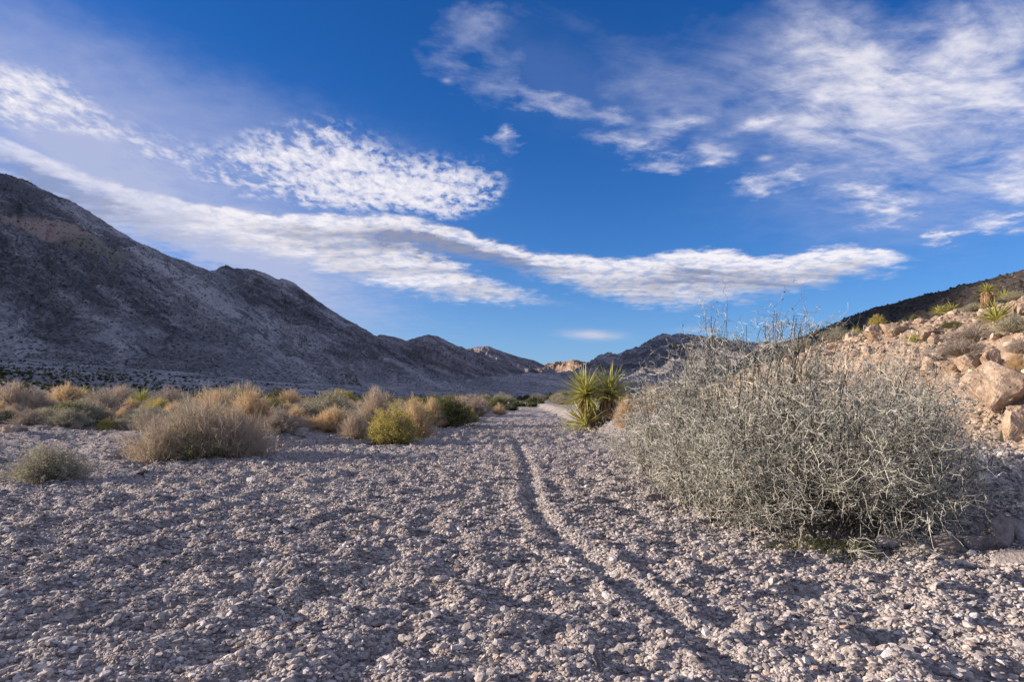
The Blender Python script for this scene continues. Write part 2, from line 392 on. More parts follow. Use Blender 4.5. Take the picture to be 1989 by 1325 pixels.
def m_plant(name, c0, c1, trans=0.25, rough=0.7, spec=0.25, tip=None):
    m = bpy.data.materials.new(name); m.use_nodes = True; g = G(m.node_tree)
    P = pos(g); n_ = g.noise(P, 5.0, 3, 0.6); w = V(g, g.n('ShaderNodeNewGeometry').outputs['Random Per Island'])
    c = g.mix(g.math('MINIMUM', g.smooth(n_, 0.3, 0.7)*0.5+w*0.5, 1.0), c0, c1)
    b = g.n('ShaderNodeBsdfPrincipled'); g.plug(c, b.inputs['Base Color']); b.inputs['Roughness'].default_value = rough
    b.inputs['Specular IOR Level'].default_value = spec
    t = g.n('ShaderNodeBsdfTranslucent'); g.plug(c, t.inputs[0])
    mx = g.n('ShaderNodeMixShader'); mx.inputs[0].default_value = trans
    m.node_tree.links.new(b.outputs[0], mx.inputs[1]); m.node_tree.links.new(t.outputs[0], mx.inputs[2])
    o = g.n('ShaderNodeOutputMaterial'); m.node_tree.links.new(mx.outputs[0], o.inputs[0])
    return m
def m_mountain(name, dark, mid, light, dot=0.33, warm=(0.36,0.27,0.21), streak=(1,1,1), patches=()):
    m, g, b = mat_new(name); P = pos(g)
    sep = g.n('ShaderNodeSeparateXYZ'); g.plug(P, sep.inputs[0]); x, y, z = (V(g, sep.outputs[i]) for i in range(3))
    wob = g.noise(P, 0.010, 5, 0.6)
    # tilted strata
    st = g.noise(g.xyz(x*0.06+y*0.02, y*0.05, z*1.0+x*0.62+y*0.12+wob*55.0), 0.045, 7, 0.66, 0.2)
    gul = g.noise(g.vscale(P, (1.0, 1.0, 0.35)), 0.030, 6, 0.65)
    rough_ = g.noise(P, 0.22, 8, 0.8)
    v = st*0.56+gul*0.18+rough_*0.26
    c = g.ramp(v, [(0.42, dark), (0.495, mid), (0.565, light)])
    c = g.mix(g.smooth(g.noise(g.xyz(x*0.2, y*0.05, z+x*0.62+wob*70.0), 0.034, 6, 0.66), 0.49, 0.57)*0.68, c, dark)
    c = g.mix(g.smooth(g.noise(g.xyz(x*0.12+40.0, y*0.05, z+x*0.62+wob*60.0), 0.045, 6, 0.68), 0.55, 0.63)*0.5, c, light)
    c = g.mix(g.smooth(g.noise(P, 0.02, 6, 0.7), 0.60, 0.70)*0.6, c, warm)
    s3 = g.noise(g.xyz(x*0.10+y*0.04, y*0.09, z+x*0.62+y*0.12+wob*55.0), 0.085, 5, 0.62, 0.3)
    ln = g.math('ABSOLUTE', s3-0.5)
    c = g.mix((1.0-g.smooth(ln, 0.0, 0.035))*g.smooth(gul, 0.42, 0.56)*0.9, c, dark)
    s4 = g.math('ABSOLUTE', g.noise(g.xyz(x*0.12+y*0.05, y*0.1, z-x*0.25+wob*70.0), 0.05, 6, 0.65, 0.4)-0.52)
    c = g.mix((1.0-g.smooth(s4, 0.0, 0.012))*g.smooth(rough_, 0.45, 0.58)*0.8, c, light)
    # pale scree gathers along the foot
    scree = (1.0-g.smooth(z+(g.noise(P, 0.018, 4, 0.6)-0.5)*110.0, 6.0, 60.0))*0.5
    c = g.mix(scree, c, g.mix(g.smooth(rough_, 0.42, 0.58), mid, light))
    for (cx, cy, cz, rr, col, amt) in patches:
        dx, dy, dz = (x-cx)/(rr*0.8), (y-cy)/(rr*1.2), (z-cz)/(rr*0.75)
        d = g.math('SQRT', dx*dx+dy*dy+dz*dz)+(g.noise(P, 0.035, 5, 0.65)-0.5)*1.8
        c = g.mix((1.0-g.smooth(d, 0.5, 1.1))*amt, c, col)
    d1 = g.voro(P, dot); dr = g.voro(P, dot, out='Color')
    s2 = g.n('ShaderNodeSeparateXYZ'); g.plug(dr, s2.inputs[0])
    th = V(g, s2.outputs[0])*0.30+0.12+(g.noise(P, 0.02, 3)-0.5)*0.35
    sc_ = g.smooth(th-d1, -0.04, 0.06)
    c = g.mix(sc_*0.8, c, (0.040,0.042,0.034))
    g.plug(c, b.inputs['Base Color'])
    bump(g, b, st*12.0+gul*10.0+rough_*6.0+g.noise(P, 0.6, 4, 0.6)*0.8, 1.0, 1.0)
    return m

M_GROUND = m_ground(); M_PEB = m_pebble(); M_TANP = m_pebble('tan_rubble', True)
M_BOULDER = m_rock('tan_boulder', (0.20,0.145,0.105), (0.39,0.295,0.215), (0.57,0.455,0.345))
M_GREYROCK = m_rock('grey_rock', (0.16,0.14,0.135), (0.28,0.255,0.245), (0.43,0.40,0.38))
M_STONE = m_rock('stone', (0.26,0.23,0.215), (0.38,0.345,0.32), (0.52,0.48,0.45), 4.0)
M_WHITE = m_rock('white_stone', (0.42,0.40,0.38), (0.58,0.55,0.53), (0.72,0.69,0.66), 4.0)
M_DARKST = m_rock('dark_stone', (0.07,0.07,0.075), (0.11,0.11,0.115), (0.17,0.17,0.17), 4.0)
M_TWIG = m_plant('thorn_twig', (0.09,0.09,0.065), (0.74,0.72,0.62), 0.0, 0.8)
M_BARK = m_plant('thorn_bark', (0.05,0.045,0.035), (0.13,0.115,0.09), 0.0, 0.9)
M_TLEAF = m_plant('grey_green_leaf', (0.045,0.05,0.025), (0.14,0.145,0.085), 0.15)
M_STRAW = m_plant('straw', (0.42,0.30,0.16), (0.72,0.56,0.35), 0.4)
M_PINKSTRAW = m_plant('pale_twig', (0.34,0.27,0.20), (0.62,0.51,0.39), 0.3)
M_GREYTWIG = m_plant('grey_twig', (0.20,0.17,0.14), (0.44,0.38,0.32), 0.15)
M_GOLD = m_plant('yellow_green', (0.24,0.22,0.05), (0.58,0.50,0.14), 0.35)
M_OLIVE = m_plant('olive_leaf', (0.08,0.10,0.025), (0.22,0.23,0.07), 0.3)
M_DARKG = m_plant('dark_green_leaf', (0.035,0.05,0.018), (0.10,0.12,0.04), 0.25)
M_SAGE = m_plant('sage_leaf', (0.25,0.25,0.16), (0.50,0.47,0.33), 0.3)
M_YUC = m_plant('yucca_leaf', (0.15,0.17,0.035), (0.60,0.56,0.16), 0.3, 0.45, 0.5)
M_YUCD = m_plant('dead_yucca_leaf', (0.22,0.13,0.08), (0.52,0.36,0.21), 0.15)
M_TRUNK = m_plant('yucca_bark', (0.09,0.06,0.04), (0.20,0.14,0.09), 0.0)
M_MOSS = m_plant('green_weed', (0.04,0.05,0.015), (0.12,0.12,0.05), 0.3)

# ------------------------------------------------------------------ the ground sheet
def build_ground():
    r = [0.35]
    while r[-1] < 9000:
        q = r[-1]; r.append(q+float(np.clip(0.0017*q*q, 0.018 if q > 1.2 else 0.05, (0.011*q if q < 55 else 0.03*q) if q > 1.2 else 1)))
    r = np.array(r)
    a1 = np.linspace(-42, 42, 600); a2 = np.linspace(46, 314, 110)[1:]
    az = np.radians(np.concatenate([a1, a2]))
    RR, AA = np.meshgrid(r, az, indexing='ij')
    X, Y = RR*np.sin(AA), RR*np.cos(AA)
    Z = ground_z(X, Y)
    # beyond 2.5 km the sheet settles to a flat plain under the hills
    me = mesh_grid('ground', X, Y, Z)
    link('ground', me, M_GROUND, kind='structure')
build_ground()

# ------------------------------------------------------------------ mountains
FACES = {}
def P3(px, py, d):
    return ((px-CX)*d/F, d, CAMH+(HY-py)*d/F)
def loft(name, crest, foot, mat, ns=360, nt=150, amp=14, wl=60, seed=1, prof=1.25, rough=0.02, back=0.8, label=None):
    def res(P):
        P = np.array(P, float); d = np.r_[0, np.cumsum(np.linalg.norm(np.diff(P[:, :2], axis=0), axis=1))]; d /= d[-1]
        return P, d
    s = np.linspace(0, 1, ns)
    C, dc = res(crest); Ft, df = res(foot)
    # crest and foot are matched by index so that spurs run where they should
    ic = np.linspace(0, 1, len(C)); jf = np.linspace(0, 1, len(Ft))
    c = np.stack([np.interp(s, ic, C[:, k]) for k in range(3)], -1)
    f = np.stack([np.interp(s, jf, Ft[:, k]) for k in range(3)], -1)
    H = (c[:, 2]-f[:, 2])
    rg = (fbm(s*ns*0.11, s*0+seed, seed+2, 4, 0.6)-0.5)
    c[:, 2] += rg*rough*np.maximum(H, 5)
    t = np.linspace(0, 1, nt)
    T = t[None, :, None]
    P = c[:, None]*(1-T)+f[:, None]*T
    P[..., 2] = f[:, None, 2]+(c[:, None, 2]-f[:, None, 2])*(1-t[None, :])**prof
    env = np.sin(np.clip(t, 0, 1)**0.7*pi)[None, :]
    X, Y = P[..., 0], P[..., 1]
    # gullies run down the face: noise stretched along t
    sw = s[:, None]*ns+t[None, :]*45+26*(fbm(X/(wl*2.2), Y/(wl*2.2), seed+5, 2)-0.5)
    gul = fbm(sw*0.045, t[None, :]*2.6, seed+7, 4, 0.5, True)-0.55
    iso = fbm(X/wl, Y/wl+P[..., 2]/wl, seed+9, 5, 0.55, True)-0.5
    small = fbm(X/(wl*0.16), Y/(wl*0.16)+P[..., 2]/(wl*0.2), seed+11, 3, 0.6)-0.5
    led = fbm((P[..., 2]+X*0.62+Y*0.1)/(wl*0.45), X/(wl*6), seed+21, 4, 0.6, True)-0.5
    led2 = fbm((P[..., 2]+X*0.62+Y*0.1)/(wl*0.13), X/(wl*2.5), seed+31, 3, 0.6, True)-0.5
    P[..., 2] += (gul*amp*0.9+iso*amp*1.1+led*amp*1.3+led2*amp*0.42)*env+small*amp*0.30*np.minimum(1, t*14)[None, :]
    P[:, -1, 2] = f[:, 2]-3-0.02*np.abs(H)
    tb = np.linspace(1, 0, 24)[:-1][:, None]
    nb = len(tb)
    hor = c-f; hor[:, 2] = 0
    B = c[:, None]+hor[:, None]*back*tb[None]
    B[..., 2] = c[:, None, 2]*(1-tb[None, :, 0])**1.1-5*tb[None, :, 0]
    B[..., 2] += (fbm(B[..., 0]/wl, B[..., 1]/wl, seed+15, 4)-0.5)*amp*1.2*np.sin(tb[None, :, 0]*pi)
    A = np.concatenate([B, P], 1)
    me = mesh_grid(name, A[..., 0], A[..., 1], A[..., 2])
    FACES[label or name] = P
    return link(name, me, mat, kind='structure')

mA = m_mountain('mountain_rock', (0.105,0.10,0.108), (0.34,0.315,0.325), (0.70,0.65,0.645), 0.26,
    patches=[(*P3(100,462,760), 55, (0.62,0.46,0.39), 0.95), (*P3(185,500,770), 45, (0.36,0.33,0.24), 0.8), (*P3(15,400,800), 24, (0.55,0.45,0.42), 0.8), (*P3(430,700,560), 16, (0.5,0.46,0.45), 0.7), (*P3(350,625,640), 14, (0.55,0.5,0.5), 0.7), (*P3(690,655,1300), 36, (0.52,0.41,0.36), 0.9)])
mB = m_mountain('far_rock', (0.13,0.115,0.12), (0.27,0.235,0.245), (0.45,0.40,0.40), 0.10, warm=(0.34,0.24,0.18))
mC = m_mountain('sunlit_rock', (0.26,0.18,0.125), (0.38,0.27,0.19), (0.48,0.36,0.26), 0.05)
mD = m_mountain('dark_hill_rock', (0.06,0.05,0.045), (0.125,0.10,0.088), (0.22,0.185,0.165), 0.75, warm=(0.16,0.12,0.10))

# far to near
loft('mountain', [P3(940,735,3600), P3(985,726,3600), P3(1020,710,3600), P3(1037,706,3600), P3(1052,711,3600), P3(1085,706,3650), P3(1100,702,3650), P3(1112,699,3650), P3(1128,702,3650), P3(1143,704,3650), P3(1160,725,3600), P3(1190,745,3500)],
     [P3(900,760,2900), P3(960,758,2900), P3(1010,756,2900), P3(1060,756,2900), P3(1110,756,2900), P3(1160,756,2900), P3(1220,758,2900)], mC, 200, 70, 50, 260, 81)
loft('mountain', [P3(860,670,2900), P3(905,678,2900), P3(930,673,2900), P3(948,672,2900), P3(980,685,2900), P3(1010,694,2900), P3(1040,701,2900), P3(1075,722,2800), P3(1110,745,2700)],
     [P3(840,758,2300), P3(900,758,2300), P3(950,758,2300), P3(1000,758,2300), P3(1060,758,2300), P3(1120,760,2300)], mB, 240, 90, 30, 180, 61)
loft('mountain', [P3(640,680,2300), P3(700,662,2300), P3(740,651,2300), P3(768,655,2300), P3(790,662,2300), P3(812,655,2250), P3(832,650,2250), P3(850,653,2250), P3(880,668,2200), P3(905,680,2150), P3(960,702,2100), P3(1010,722,2000), P3(1050,742,1900)],
     [P3(640,762,1500), P3(720,761,1500), P3(800,761,1500), P3(870,761,1500), P3(930,760,1500), P3(990,761,1500), P3(1060,763,1500)], mB, 340, 120, 34, 160, 67)
loft('mountain', [P3(1090,745,1500), P3(1125,728,1500), P3(1150,708,1500), P3(1178,689,1500), P3(1200,693,1480), P3(1225,686,1450), P3(1250,672,1450), P3(1268,659,1450), P3(1290,655,1450), P3(1335,656,1400), P3(1400,662,1400), P3(1500,668,1350), P3(1620,660,1300), P3(1800,640,1250), P3(2100,600,1200), P3(2500,580,1200)],
     [P3(1060,764,1000), P3(1120,762,950), P3(1180,760,850), P3(1260,758,750), P3(1360,758,700), P3(1500,756,650), P3(1750,752,650), P3(2200,750,650), P3(2700,750,650)], mA, 320, 100, 26, 110, 44)
loft('foothill', [P3(860,752,1300), P3(930,738,1300), P3(975,731,1300), P3(1020,727,1300), P3(1080,724,1250), P3(1130,722,1250), P3(1180,726,1200), P3(1240,742,1100)],
     [P3(820,767,800), P3(900,766,800), P3(980,766,800), P3(1060,766,800), P3(1150,766,780), P3(1280,766,760)], mA, 260, 90, 8, 70, 23)
# the second shoulder of the left mountain
loft('mountain', [P3(100,560,1550), P3(300,545,1500), P3(400,530,1450), P3(422,523,1430), P3(438,516,1420), P3(455,521,1420), P3(490,522,1400), P3(510,529,1400), P3(541,543,1380), P3(548,540,1380), P3(575,552,1350), P3(600,573,1330), P3(640,600,1300), P3(680,624,1280), P3(715,645,1250), P3(760,680,1200), P3(810,715,1150), P3(850,740,1120), P3(890,756,1100)],
     [(-700,900,40), P3(330,690,900), P3(430,715,860), P3(520,735,820), P3(600,748,780), P3(680,756,760), P3(760,762,740), P3(850,765,720), P3(930,767,740)], mA, 440, 150, 20, 95, 33)
# the big left mountain; outside the frame it is shaped to shade the plain
loft('mountain', [(-765,0,10), (-760,70,40), (-760,120,110), (-760,175,200), (-765,250,255), (-770,330,270), (-770,480,285), (-755,640,290), P3(-60,326,800), P3(0,335,860), P3(25,341,880), P3(55,352,890), P3(90,371,900), P3(130,387,900), P3(170,408,900), P3(215,438,900), P3(260,466,900), P3(310,490,890), P3(360,508,880), P3(420,530,870), P3(470,580,830), P3(530,635,780), P3(600,695,700), P3(670,734,640), P3(705,766,560)],
     [(-520,-60,-2), (-500,20,5), (-480,100,12), (-470,190,20), (-430,300,24), (-390,400,26), P3(-100,690,430), P3(0,692,440), P3(70,698,450), P3(150,706,450), P3(240,716,450), P3(330,726,455), P3(430,738,460), P3(540,750,470), P3(640,757,500), P3(690,768,530)], mA, 700, 250, 15, 70, 12, label='near_mountain')
# unseen range added outside the frame to shade the farther mountains
loft('mountain', [(-1350,900,100), (-1370,1050,430), (-1450,1300,560), (-1550,1550,620), (-1750,1850,680), (-1980,2200,720), (-2180,2600,740), (-2350,2850,500), (-2500,3000,100)],
     [(-1100,950,20), (-1130,1100,60), (-1180,1350,80), (-1260,1600,80), (-1420,1900,80), (-1650,2250,80), (-1900,2600,80), (-2150,2800,60), (-2350,2950,40)], mA, 200, 60, 30, 140, 55)
# the dark hill behind the right-hand slope
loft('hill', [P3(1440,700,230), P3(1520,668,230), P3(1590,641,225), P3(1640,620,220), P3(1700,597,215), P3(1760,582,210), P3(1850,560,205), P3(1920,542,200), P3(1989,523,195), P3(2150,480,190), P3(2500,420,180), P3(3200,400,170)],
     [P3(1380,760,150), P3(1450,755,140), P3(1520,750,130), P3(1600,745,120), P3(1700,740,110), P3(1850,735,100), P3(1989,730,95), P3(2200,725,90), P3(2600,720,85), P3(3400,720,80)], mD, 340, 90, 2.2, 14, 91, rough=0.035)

# ------------------------------------------------------------------ scattering of uncountable small things
def source(name, meshes):
    c = bpy.data.collections.new(name)
    for me in meshes:
        o = bpy.data.objects.new(name+'_piece', me); c.objects.link(o)
    return c
def scatter(name, pts, rot, scl, coll, mat_probe=None, **props):
    me = bpy.data.meshes.new(name); me.vertices.add(len(pts)); me.vertices.foreach_set('co', np.asarray(pts, np.float32).ravel())
    at = me.attributes.new('rot', 'FLOAT_VECTOR', 'POINT'); at.data.foreach_set('vector', np.asarray(rot, np.float32).ravel())
    at = me.attributes.new('scl', 'FLOAT_VECTOR', 'POINT'); at.data.foreach_set('vector', np.asarray(scl, np.float32).ravel())
    o = link(name, me, mat_probe, **props)
    nt = bpy.data.node_groups.new(name, 'GeometryNodeTree')
    nt.interface.new_socket('Geometry', in_out='INPUT', socket_type='NodeSocketGeometry')
    nt.interface.new_socket('Geometry', in_out='OUTPUT', socket_type='NodeSocketGeometry')
    N = nt.nodes; L = nt.links
    gi, go = N.new('NodeGroupInput'), N.new('NodeGroupOutput')
    ci = N.new('GeometryNodeCollectionInfo'); ci.inputs['Collection'].default_value = coll
    ci.inputs['Separate Children'].default_value = True; ci.inputs['Reset Children'].default_value = True
    iop = N.new('GeometryNodeInstanceOnPoints'); iop.inputs['Pick Instance'].default_value = True
    ra = N.new('GeometryNodeInputNamedAttribute'); ra.data_type = 'FLOAT_VECTOR'; ra.inputs['Name'].default_value = 'rot'
    sa = N.new('GeometryNodeInputNamedAttribute'); sa.data_type = 'FLOAT_VECTOR'; sa.inputs['Name'].default_value = 'scl'
    L.new(gi.outputs[0], iop.inputs['Points']); L.new(ci.outputs[0], iop.inputs['Instance'])
    L.new(ra.outputs['Attribute'], iop.inputs['Rotation']); L.new(sa.outputs['Attribute'], iop.inputs['Scale'])
    L.new(iop.outputs[0], go.inputs[0])
    md = o.modifiers.new('scatter', 'NODES'); md.node_group = nt
    return o

def rock_mesh(name, seed, sub=2, cuts=9, noise=0.10, flat=0.75, mat=None, smooth=False):
    """a broken stone: a ball cut by random planes, then roughened"""
    r_ = np.random.default_rng(seed)
    import bmesh
    bm = bmesh.new(); bmesh.ops.create_icosphere(bm, subdivisions=sub, radius=1.0)
    V_ = np.array([v.co[:] for v in bm.verts])
    for k in range(cuts):
        n_ = r_.normal(size=3); n_ /= np.linalg.norm(n_); d = r_.uniform(0.50, 0.86)
        s = V_@n_-d; V_ -= np.where(s > 0, s, 0)[:, None]*n_*0.97
    n3 = fbm(V_[:, 0]*2.1+V_[:, 2]*1.3+seed, V_[:, 1]*2.1-V_[:, 2]*1.7, seed, 4, 0.55)-0.5
    V_ *= (1+n3*noise*4)[:, None]
    if sub >= 4:
        n4 = fbm(V_[:, 0]*6+V_[:, 2]*4, V_[:, 1]*6-V_[:, 2]*5, seed+3, 3, 0.55, True)-0.5; V_ *= (1+n4*0.13)[:, None]
    V_ *= np.array([1.0, r_.uniform(0.65, 0.95), flat*r_.uniform(0.7, 1.05)])
    for v, c in zip(bm.verts, V_): v.co = c
    me = bpy.data.meshes.new(name); bm.to_mesh(me); bm.free()
    for p in me.polygons: p.use_smooth = smooth
    if mat: me.materials.append(mat)
    return me

def build_gravel():
    src = source('gravel_source', [rock_mesh('gravel_stone', 100+i, 1, 5, 0.10, 0.62, M_PEB) for i in range(8)])
    pts, scl = [], []
    # nearest ring full of stones, thinning with distance; sizes in metres (half length)
    def ring(n, r0, r1, s_med, s_sig, amax=46, smin=0.004, smax=0.035):
        rr = np.sqrt(rng.uniform(r0*r0, r1*r1, n)); aa = np.radians(rng.uniform(-amax, amax, n))
        s = np.clip(s_med*np.exp(rng.normal(0, s_sig, n)), smin, smax)
        x, y = rr*np.sin(aa), rr*np.cos(aa)
        pts.append(np.stack([x, y], -1)); scl.append(s)
    ring(125000, 2.0, 4.5, 0.0066, 0.60)
    ring(150000, 4.5, 8.0, 0.0085, 0.56)
    ring(90000, 8.0, 14.0, 0.0125, 0.45)
    ring(60000, 14.0, 32.0, 0.021, 0.42, 40)
    ring(2600, 1.8, 14.0, 0.021, 0.32, 46, 0.012, 0.05)
    ring(6000, 0.6, 2.0, 0.010, 0.42, 100)
    p = np.concatenate(pts); s = np.concatenate(scl)
    # fewer stones where the slope and the left bank begin
    toe = np.interp(p[:, 1], toe_y, toe_x); lx = np.interp(p[:, 1], left_y, left_x)
    pat = fbm(p[:, 0]*1.1, p[:, 1]*1.3, 88, 3)
    keep = (p[:, 0] < toe+0.8) & ((rng.random(len(p)) < 0.40+0.60*sstep(pat, 0.36, 0.54)) | (s > 0.02))
    keep &= ~((p[:, 0] < lx-1.0) & (p[:, 1] > 15) & (rng.random(len(p)) < 0.6))
    p, s = p[keep], s[keep]
    z = ground_z(p[:, 0], p[:, 1])
    pts3 = np.column_stack([p, z+s*0.22])
    rot = np.column_stack([rng.normal(0, 0.35, len(s)), rng.normal(0, 0.35, len(s)), rng.uniform(0, 6.28, len(s))])
    sc = np.column_stack([s*1.1, s*rng.uniform(0.8, 1.2, len(s)), s*rng.uniform(0.75, 1.25, len(s))])
    scatter('gravel', pts3, rot, sc, src, M_PEB, kind='stuff', label='loose grey and pink gravel covering the dry wash bed', category='gravel')
    # rubble on the tan slope
    src2 = source('rubble_source', [rock_mesh('rubble_stone', 200+i, 1, 6, 0.12, 0.7, M_TANP) for i in range(6)])
    n = 60000; yy = rng.uniform(8, 60, n)**1.0; xx = np.interp(yy, toe_y, toe_x)+rng.uniform(-0.6, 1, n)**1*0+rng.uniform(-0.8, 26, n)
    k = xx < yy*0.9+1; xx, yy = xx[k], yy[k]
    zz = ground_z(xx, yy); s = np.clip(0.042*np.exp(rng.normal(0, 0.62, len(xx))), 0.015, 0.24)
    rot = np.column_stack([rng.normal(0, 0.4, len(s)), rng.normal(0, 0.4, len(s)), rng.uniform(0, 6.28, len(s))])
    scatter('rubble', np.column_stack([xx, yy, zz+s*0.2]), rot, np.column_stack([s, s, s]), src2, M_TANP, kind='stuff', label='tan broken rubble strewn over the sunlit slope', category='rubble')
    # grey rubble on the left bank and on the low right bank
    src3 = source('bank_source', [rock_mesh('bank_stone', 300+i, 1, 6, 0.12, 0.6, M_PEB) for i in range(5)])
    n = 9000; yy = rng.uniform(9, 45, n); xx = np.interp(yy, left_y, left_x)-rng.exponential(7, n)
    n2 = 5000; y2 = rng.uniform(5.5, 11, n2); x2 = rng.uniform(3.0, 8.6, n2)
    xx = np.r_[xx, x2]; yy = np.r_[yy, y2]; s = np.clip(0.028*np.exp(rng.normal(0, 0.5, len(xx))), 0.01, 0.14)
    zz = ground_z(xx, yy)
    rot = np.column_stack([rng.normal(0, 0.4, len(s)), rng.normal(0, 0.4, len(s)), rng.uniform(0, 6.28, len(s))])
    scatter('bank_gravel', np.column_stack([xx, yy, zz+s*0.2]), rot, np.column_stack([s, s, s]), src3, M_PEB, kind='stuff', label='coarse grey gravel on the banks beside the wash', category='gravel')
build_gravel()

# ------------------------------------------------------------------ plant geometry
def ribbons(P, w, taper=True):
    """P (N,K,3) polylines -> flat strips; w (N,) half width"""
    N, K, _ = P.shape
    d = np.gradient(P, axis=1); ref = rng.normal(size=(N, 1, 3))
    s = np.cross(d, ref); s /= np.linalg.norm(s, axis=2, keepdims=True)+1e-9
    wt = (1-0.85*np.linspace(0, 1, K)**1.5)[None, :, None] if taper else 1.0
    A = P+s*w[:, None, None]*wt; B = P-s*w[:, None, None]*wt
    co = np.stack([A, B], 2).reshape(-1, 3)
    b = (np.arange(N)*K*2)[:, None]+(np.arange(K-1)*2)[None]
    q = np.stack([b, b+1, b+3, b+2], -1).reshape(-1, 4)
    return co, q
def tubes(P, w, taper=0.45):
    N, K, _ = P.shape
    d = np.gradient(P, axis=1); d /= np.linalg.norm(d, axis=2, keepdims=True)+1e-9
    ref = np.zeros_like(d); ref[..., 2] = 1; par = np.abs(d[..., 2]) > 0.9; ref[par] = (1, 0, 0)
    u = np.cross(d, ref); u /= np.linalg.norm(u, axis=2, keepdims=True)+1e-9; v = np.cross(d, u)
    wt = w[:, None]*np.linspace(1, taper, K)[None]
    rings = [P+wt[..., None]*(u*math.cos(q)+v*math.sin(q)) for q in (0, 2.0944, 4.1888)]
    co = np.stack(rings, 2).reshape(-1, 3)
    b = (np.arange(N)*K*3)[:, None]+(np.arange(K-1)*3)[None]
    q = np.concatenate([np.stack([b+i, b+(i+1) % 3, b+3+(i+1) % 3, b+3+i], -1).reshape(-1, 4) for i in range(3)])
    return co, q
def merge(L):
    co, q, off = [], [], 0
    for c, f in L: co.append(c); q.append(f+off); off += len(c)
    return np.concatenate(co), np.concatenate(q)
def unit(v): return v/(np.linalg.norm(v, axis=-1, keepdims=True)+1e-9)
def zigzag(start, dirs, seg, n, kink=0.5, lift=0.0):
    """polylines that turn left and right at every node"""
    N = len(start); P = [start]; d = unit(dirs); ax = unit(np.cross(d, rng.normal(size=(N, 3)))); sg = 1.0
    cur = start
    for k in range(n):
        dd = unit(d+ax*kink*sg*rng.uniform(0.5, 1.3, (N, 1))+rng.normal(0, 0.18, (N, 3))+np.array([0, 0, lift]))
        cur = cur+dd*seg[:, None]*rng.uniform(0.7, 1.3, (N, 1)); P.append(cur); sg = -sg
    return np.stack(P, 1)
def cards(C, size, elong=1.6):
    """small leaf quads at points C"""
    N = len(C); a_ = unit(rng.normal(size=(N, 3))); b_ = unit(np.cross(a_, rng.normal(size=(N, 3))))
    s = size*rng.uniform(0.6, 1.3, N)
    A = a_*s[:, None]*elong; B = b_*s[:, None]*0.6
    co = np.stack([C-A, C-B*1.0, C+A, C+B*1.0], 1).reshape(-1, 3)
    q = (np.arange(N)*4)[:, None]+np.arange(4)[None]
    return co, q

def strand_shrub(nst, spread, droop, base=0.12, seg=6, w=0.004, fork=2, up=0.9):
    """unit shrub (height about 1, radius about spread): arching strands that fork"""
    th = rng.uniform(0, 2*pi, nst); rad = rng.uniform(0, 1, nst)**0.6
    out = np.stack([np.cos(th), np.sin(th), np.zeros(nst)], -1)
    lump = 0.62+0.62*fbm(out[:, 0]*rad*3.2+rng.uniform(0, 50), out[:, 1]*rad*3.2+rng.uniform(0, 50), 3, 2)
    tipz = (1-rad**2*0.75)*rng.uniform(0.55, 1.08, nst)*up*lump
    t = np.linspace(0, 1, seg)[None, :, None]
    st = out*base*rad[:, None]*rng.uniform(0, 1, (nst, 1))
    tip = out*rad[:, None]*spread*(rng.uniform(0.6, 1.15, nst)*lump)[:, None]*1.1; tip[:, 2] = tipz
    mid = st*0.5+tip*0.5; mid[:, 2] = tipz*(0.62+droop)
    P = (1-t)**2*st[:, None]+2*t*(1-t)*mid[:, None]+t**2*tip[:, None]
    P[:, 1:] += rng.normal(0, 0.026, (nst, seg-1, 3)).cumsum(axis=1)*0.8
    L = [ribbons(P, np.full(nst, w))]
    tips = [P[:, -1], P[:, -2]]
    for f in range(fork):
        k = rng.integers(seg//2, seg, nst); s0 = P[np.arange(nst), k-1]; d = unit(P[np.arange(nst), np.minimum(k, seg-1)]-s0+rng.normal(0, 0.5, (nst, 3))*0.06)
        Q = zigzag(s0, d+rng.normal(0, 0.35, (nst, 3)), np.full(nst, 0.055), 3, 0.25, 0.1)
        L.append(ribbons(Q, np.full(nst, w*0.7))); tips += [Q[:, -1], Q[:, -2]]
    return merge(L), np.concatenate(tips)

CROWD = []
def crowd(o, kind, x, y, bands, where):
    CROWD.append((o, kind, CX+x*F/y, y, bands, where))
ORD = 'first second third fourth fifth sixth seventh eighth ninth tenth eleventh twelfth thirteenth fourteenth fifteenth sixteenth seventeenth eighteenth nineteenth twentieth'.split()
def name_crowd():
    sets = {}
    for o, kind, px, y, bands, where in CROWD:
        b = sum(y > v for v in bands); sets.setdefault((kind, b, where, len(bands)), []).append((px, o))
    rows = {1: ['nearer half', 'farther half'], 3: ['nearest row', 'second row', 'third row', 'farthest row'], 5: ['nearest strip', 'second strip', 'third strip', 'fourth strip', 'fifth strip', 'farthest strip']}
    for (kind, b, where, nb), L in sets.items():
        L.sort(key=lambda q: q[0])
        for i, (px, o) in enumerate(L):
            n = len(L); k = i if i <= n//2 else n-1-i; side = 'left' if i <= n//2 else 'right'
            o['label'] = (ORD[min(k, 19)]+' ' if k else side+'most ')+kind+(f' from {side}' if k else '')+f' in the {rows[nb][b]} of {where}'

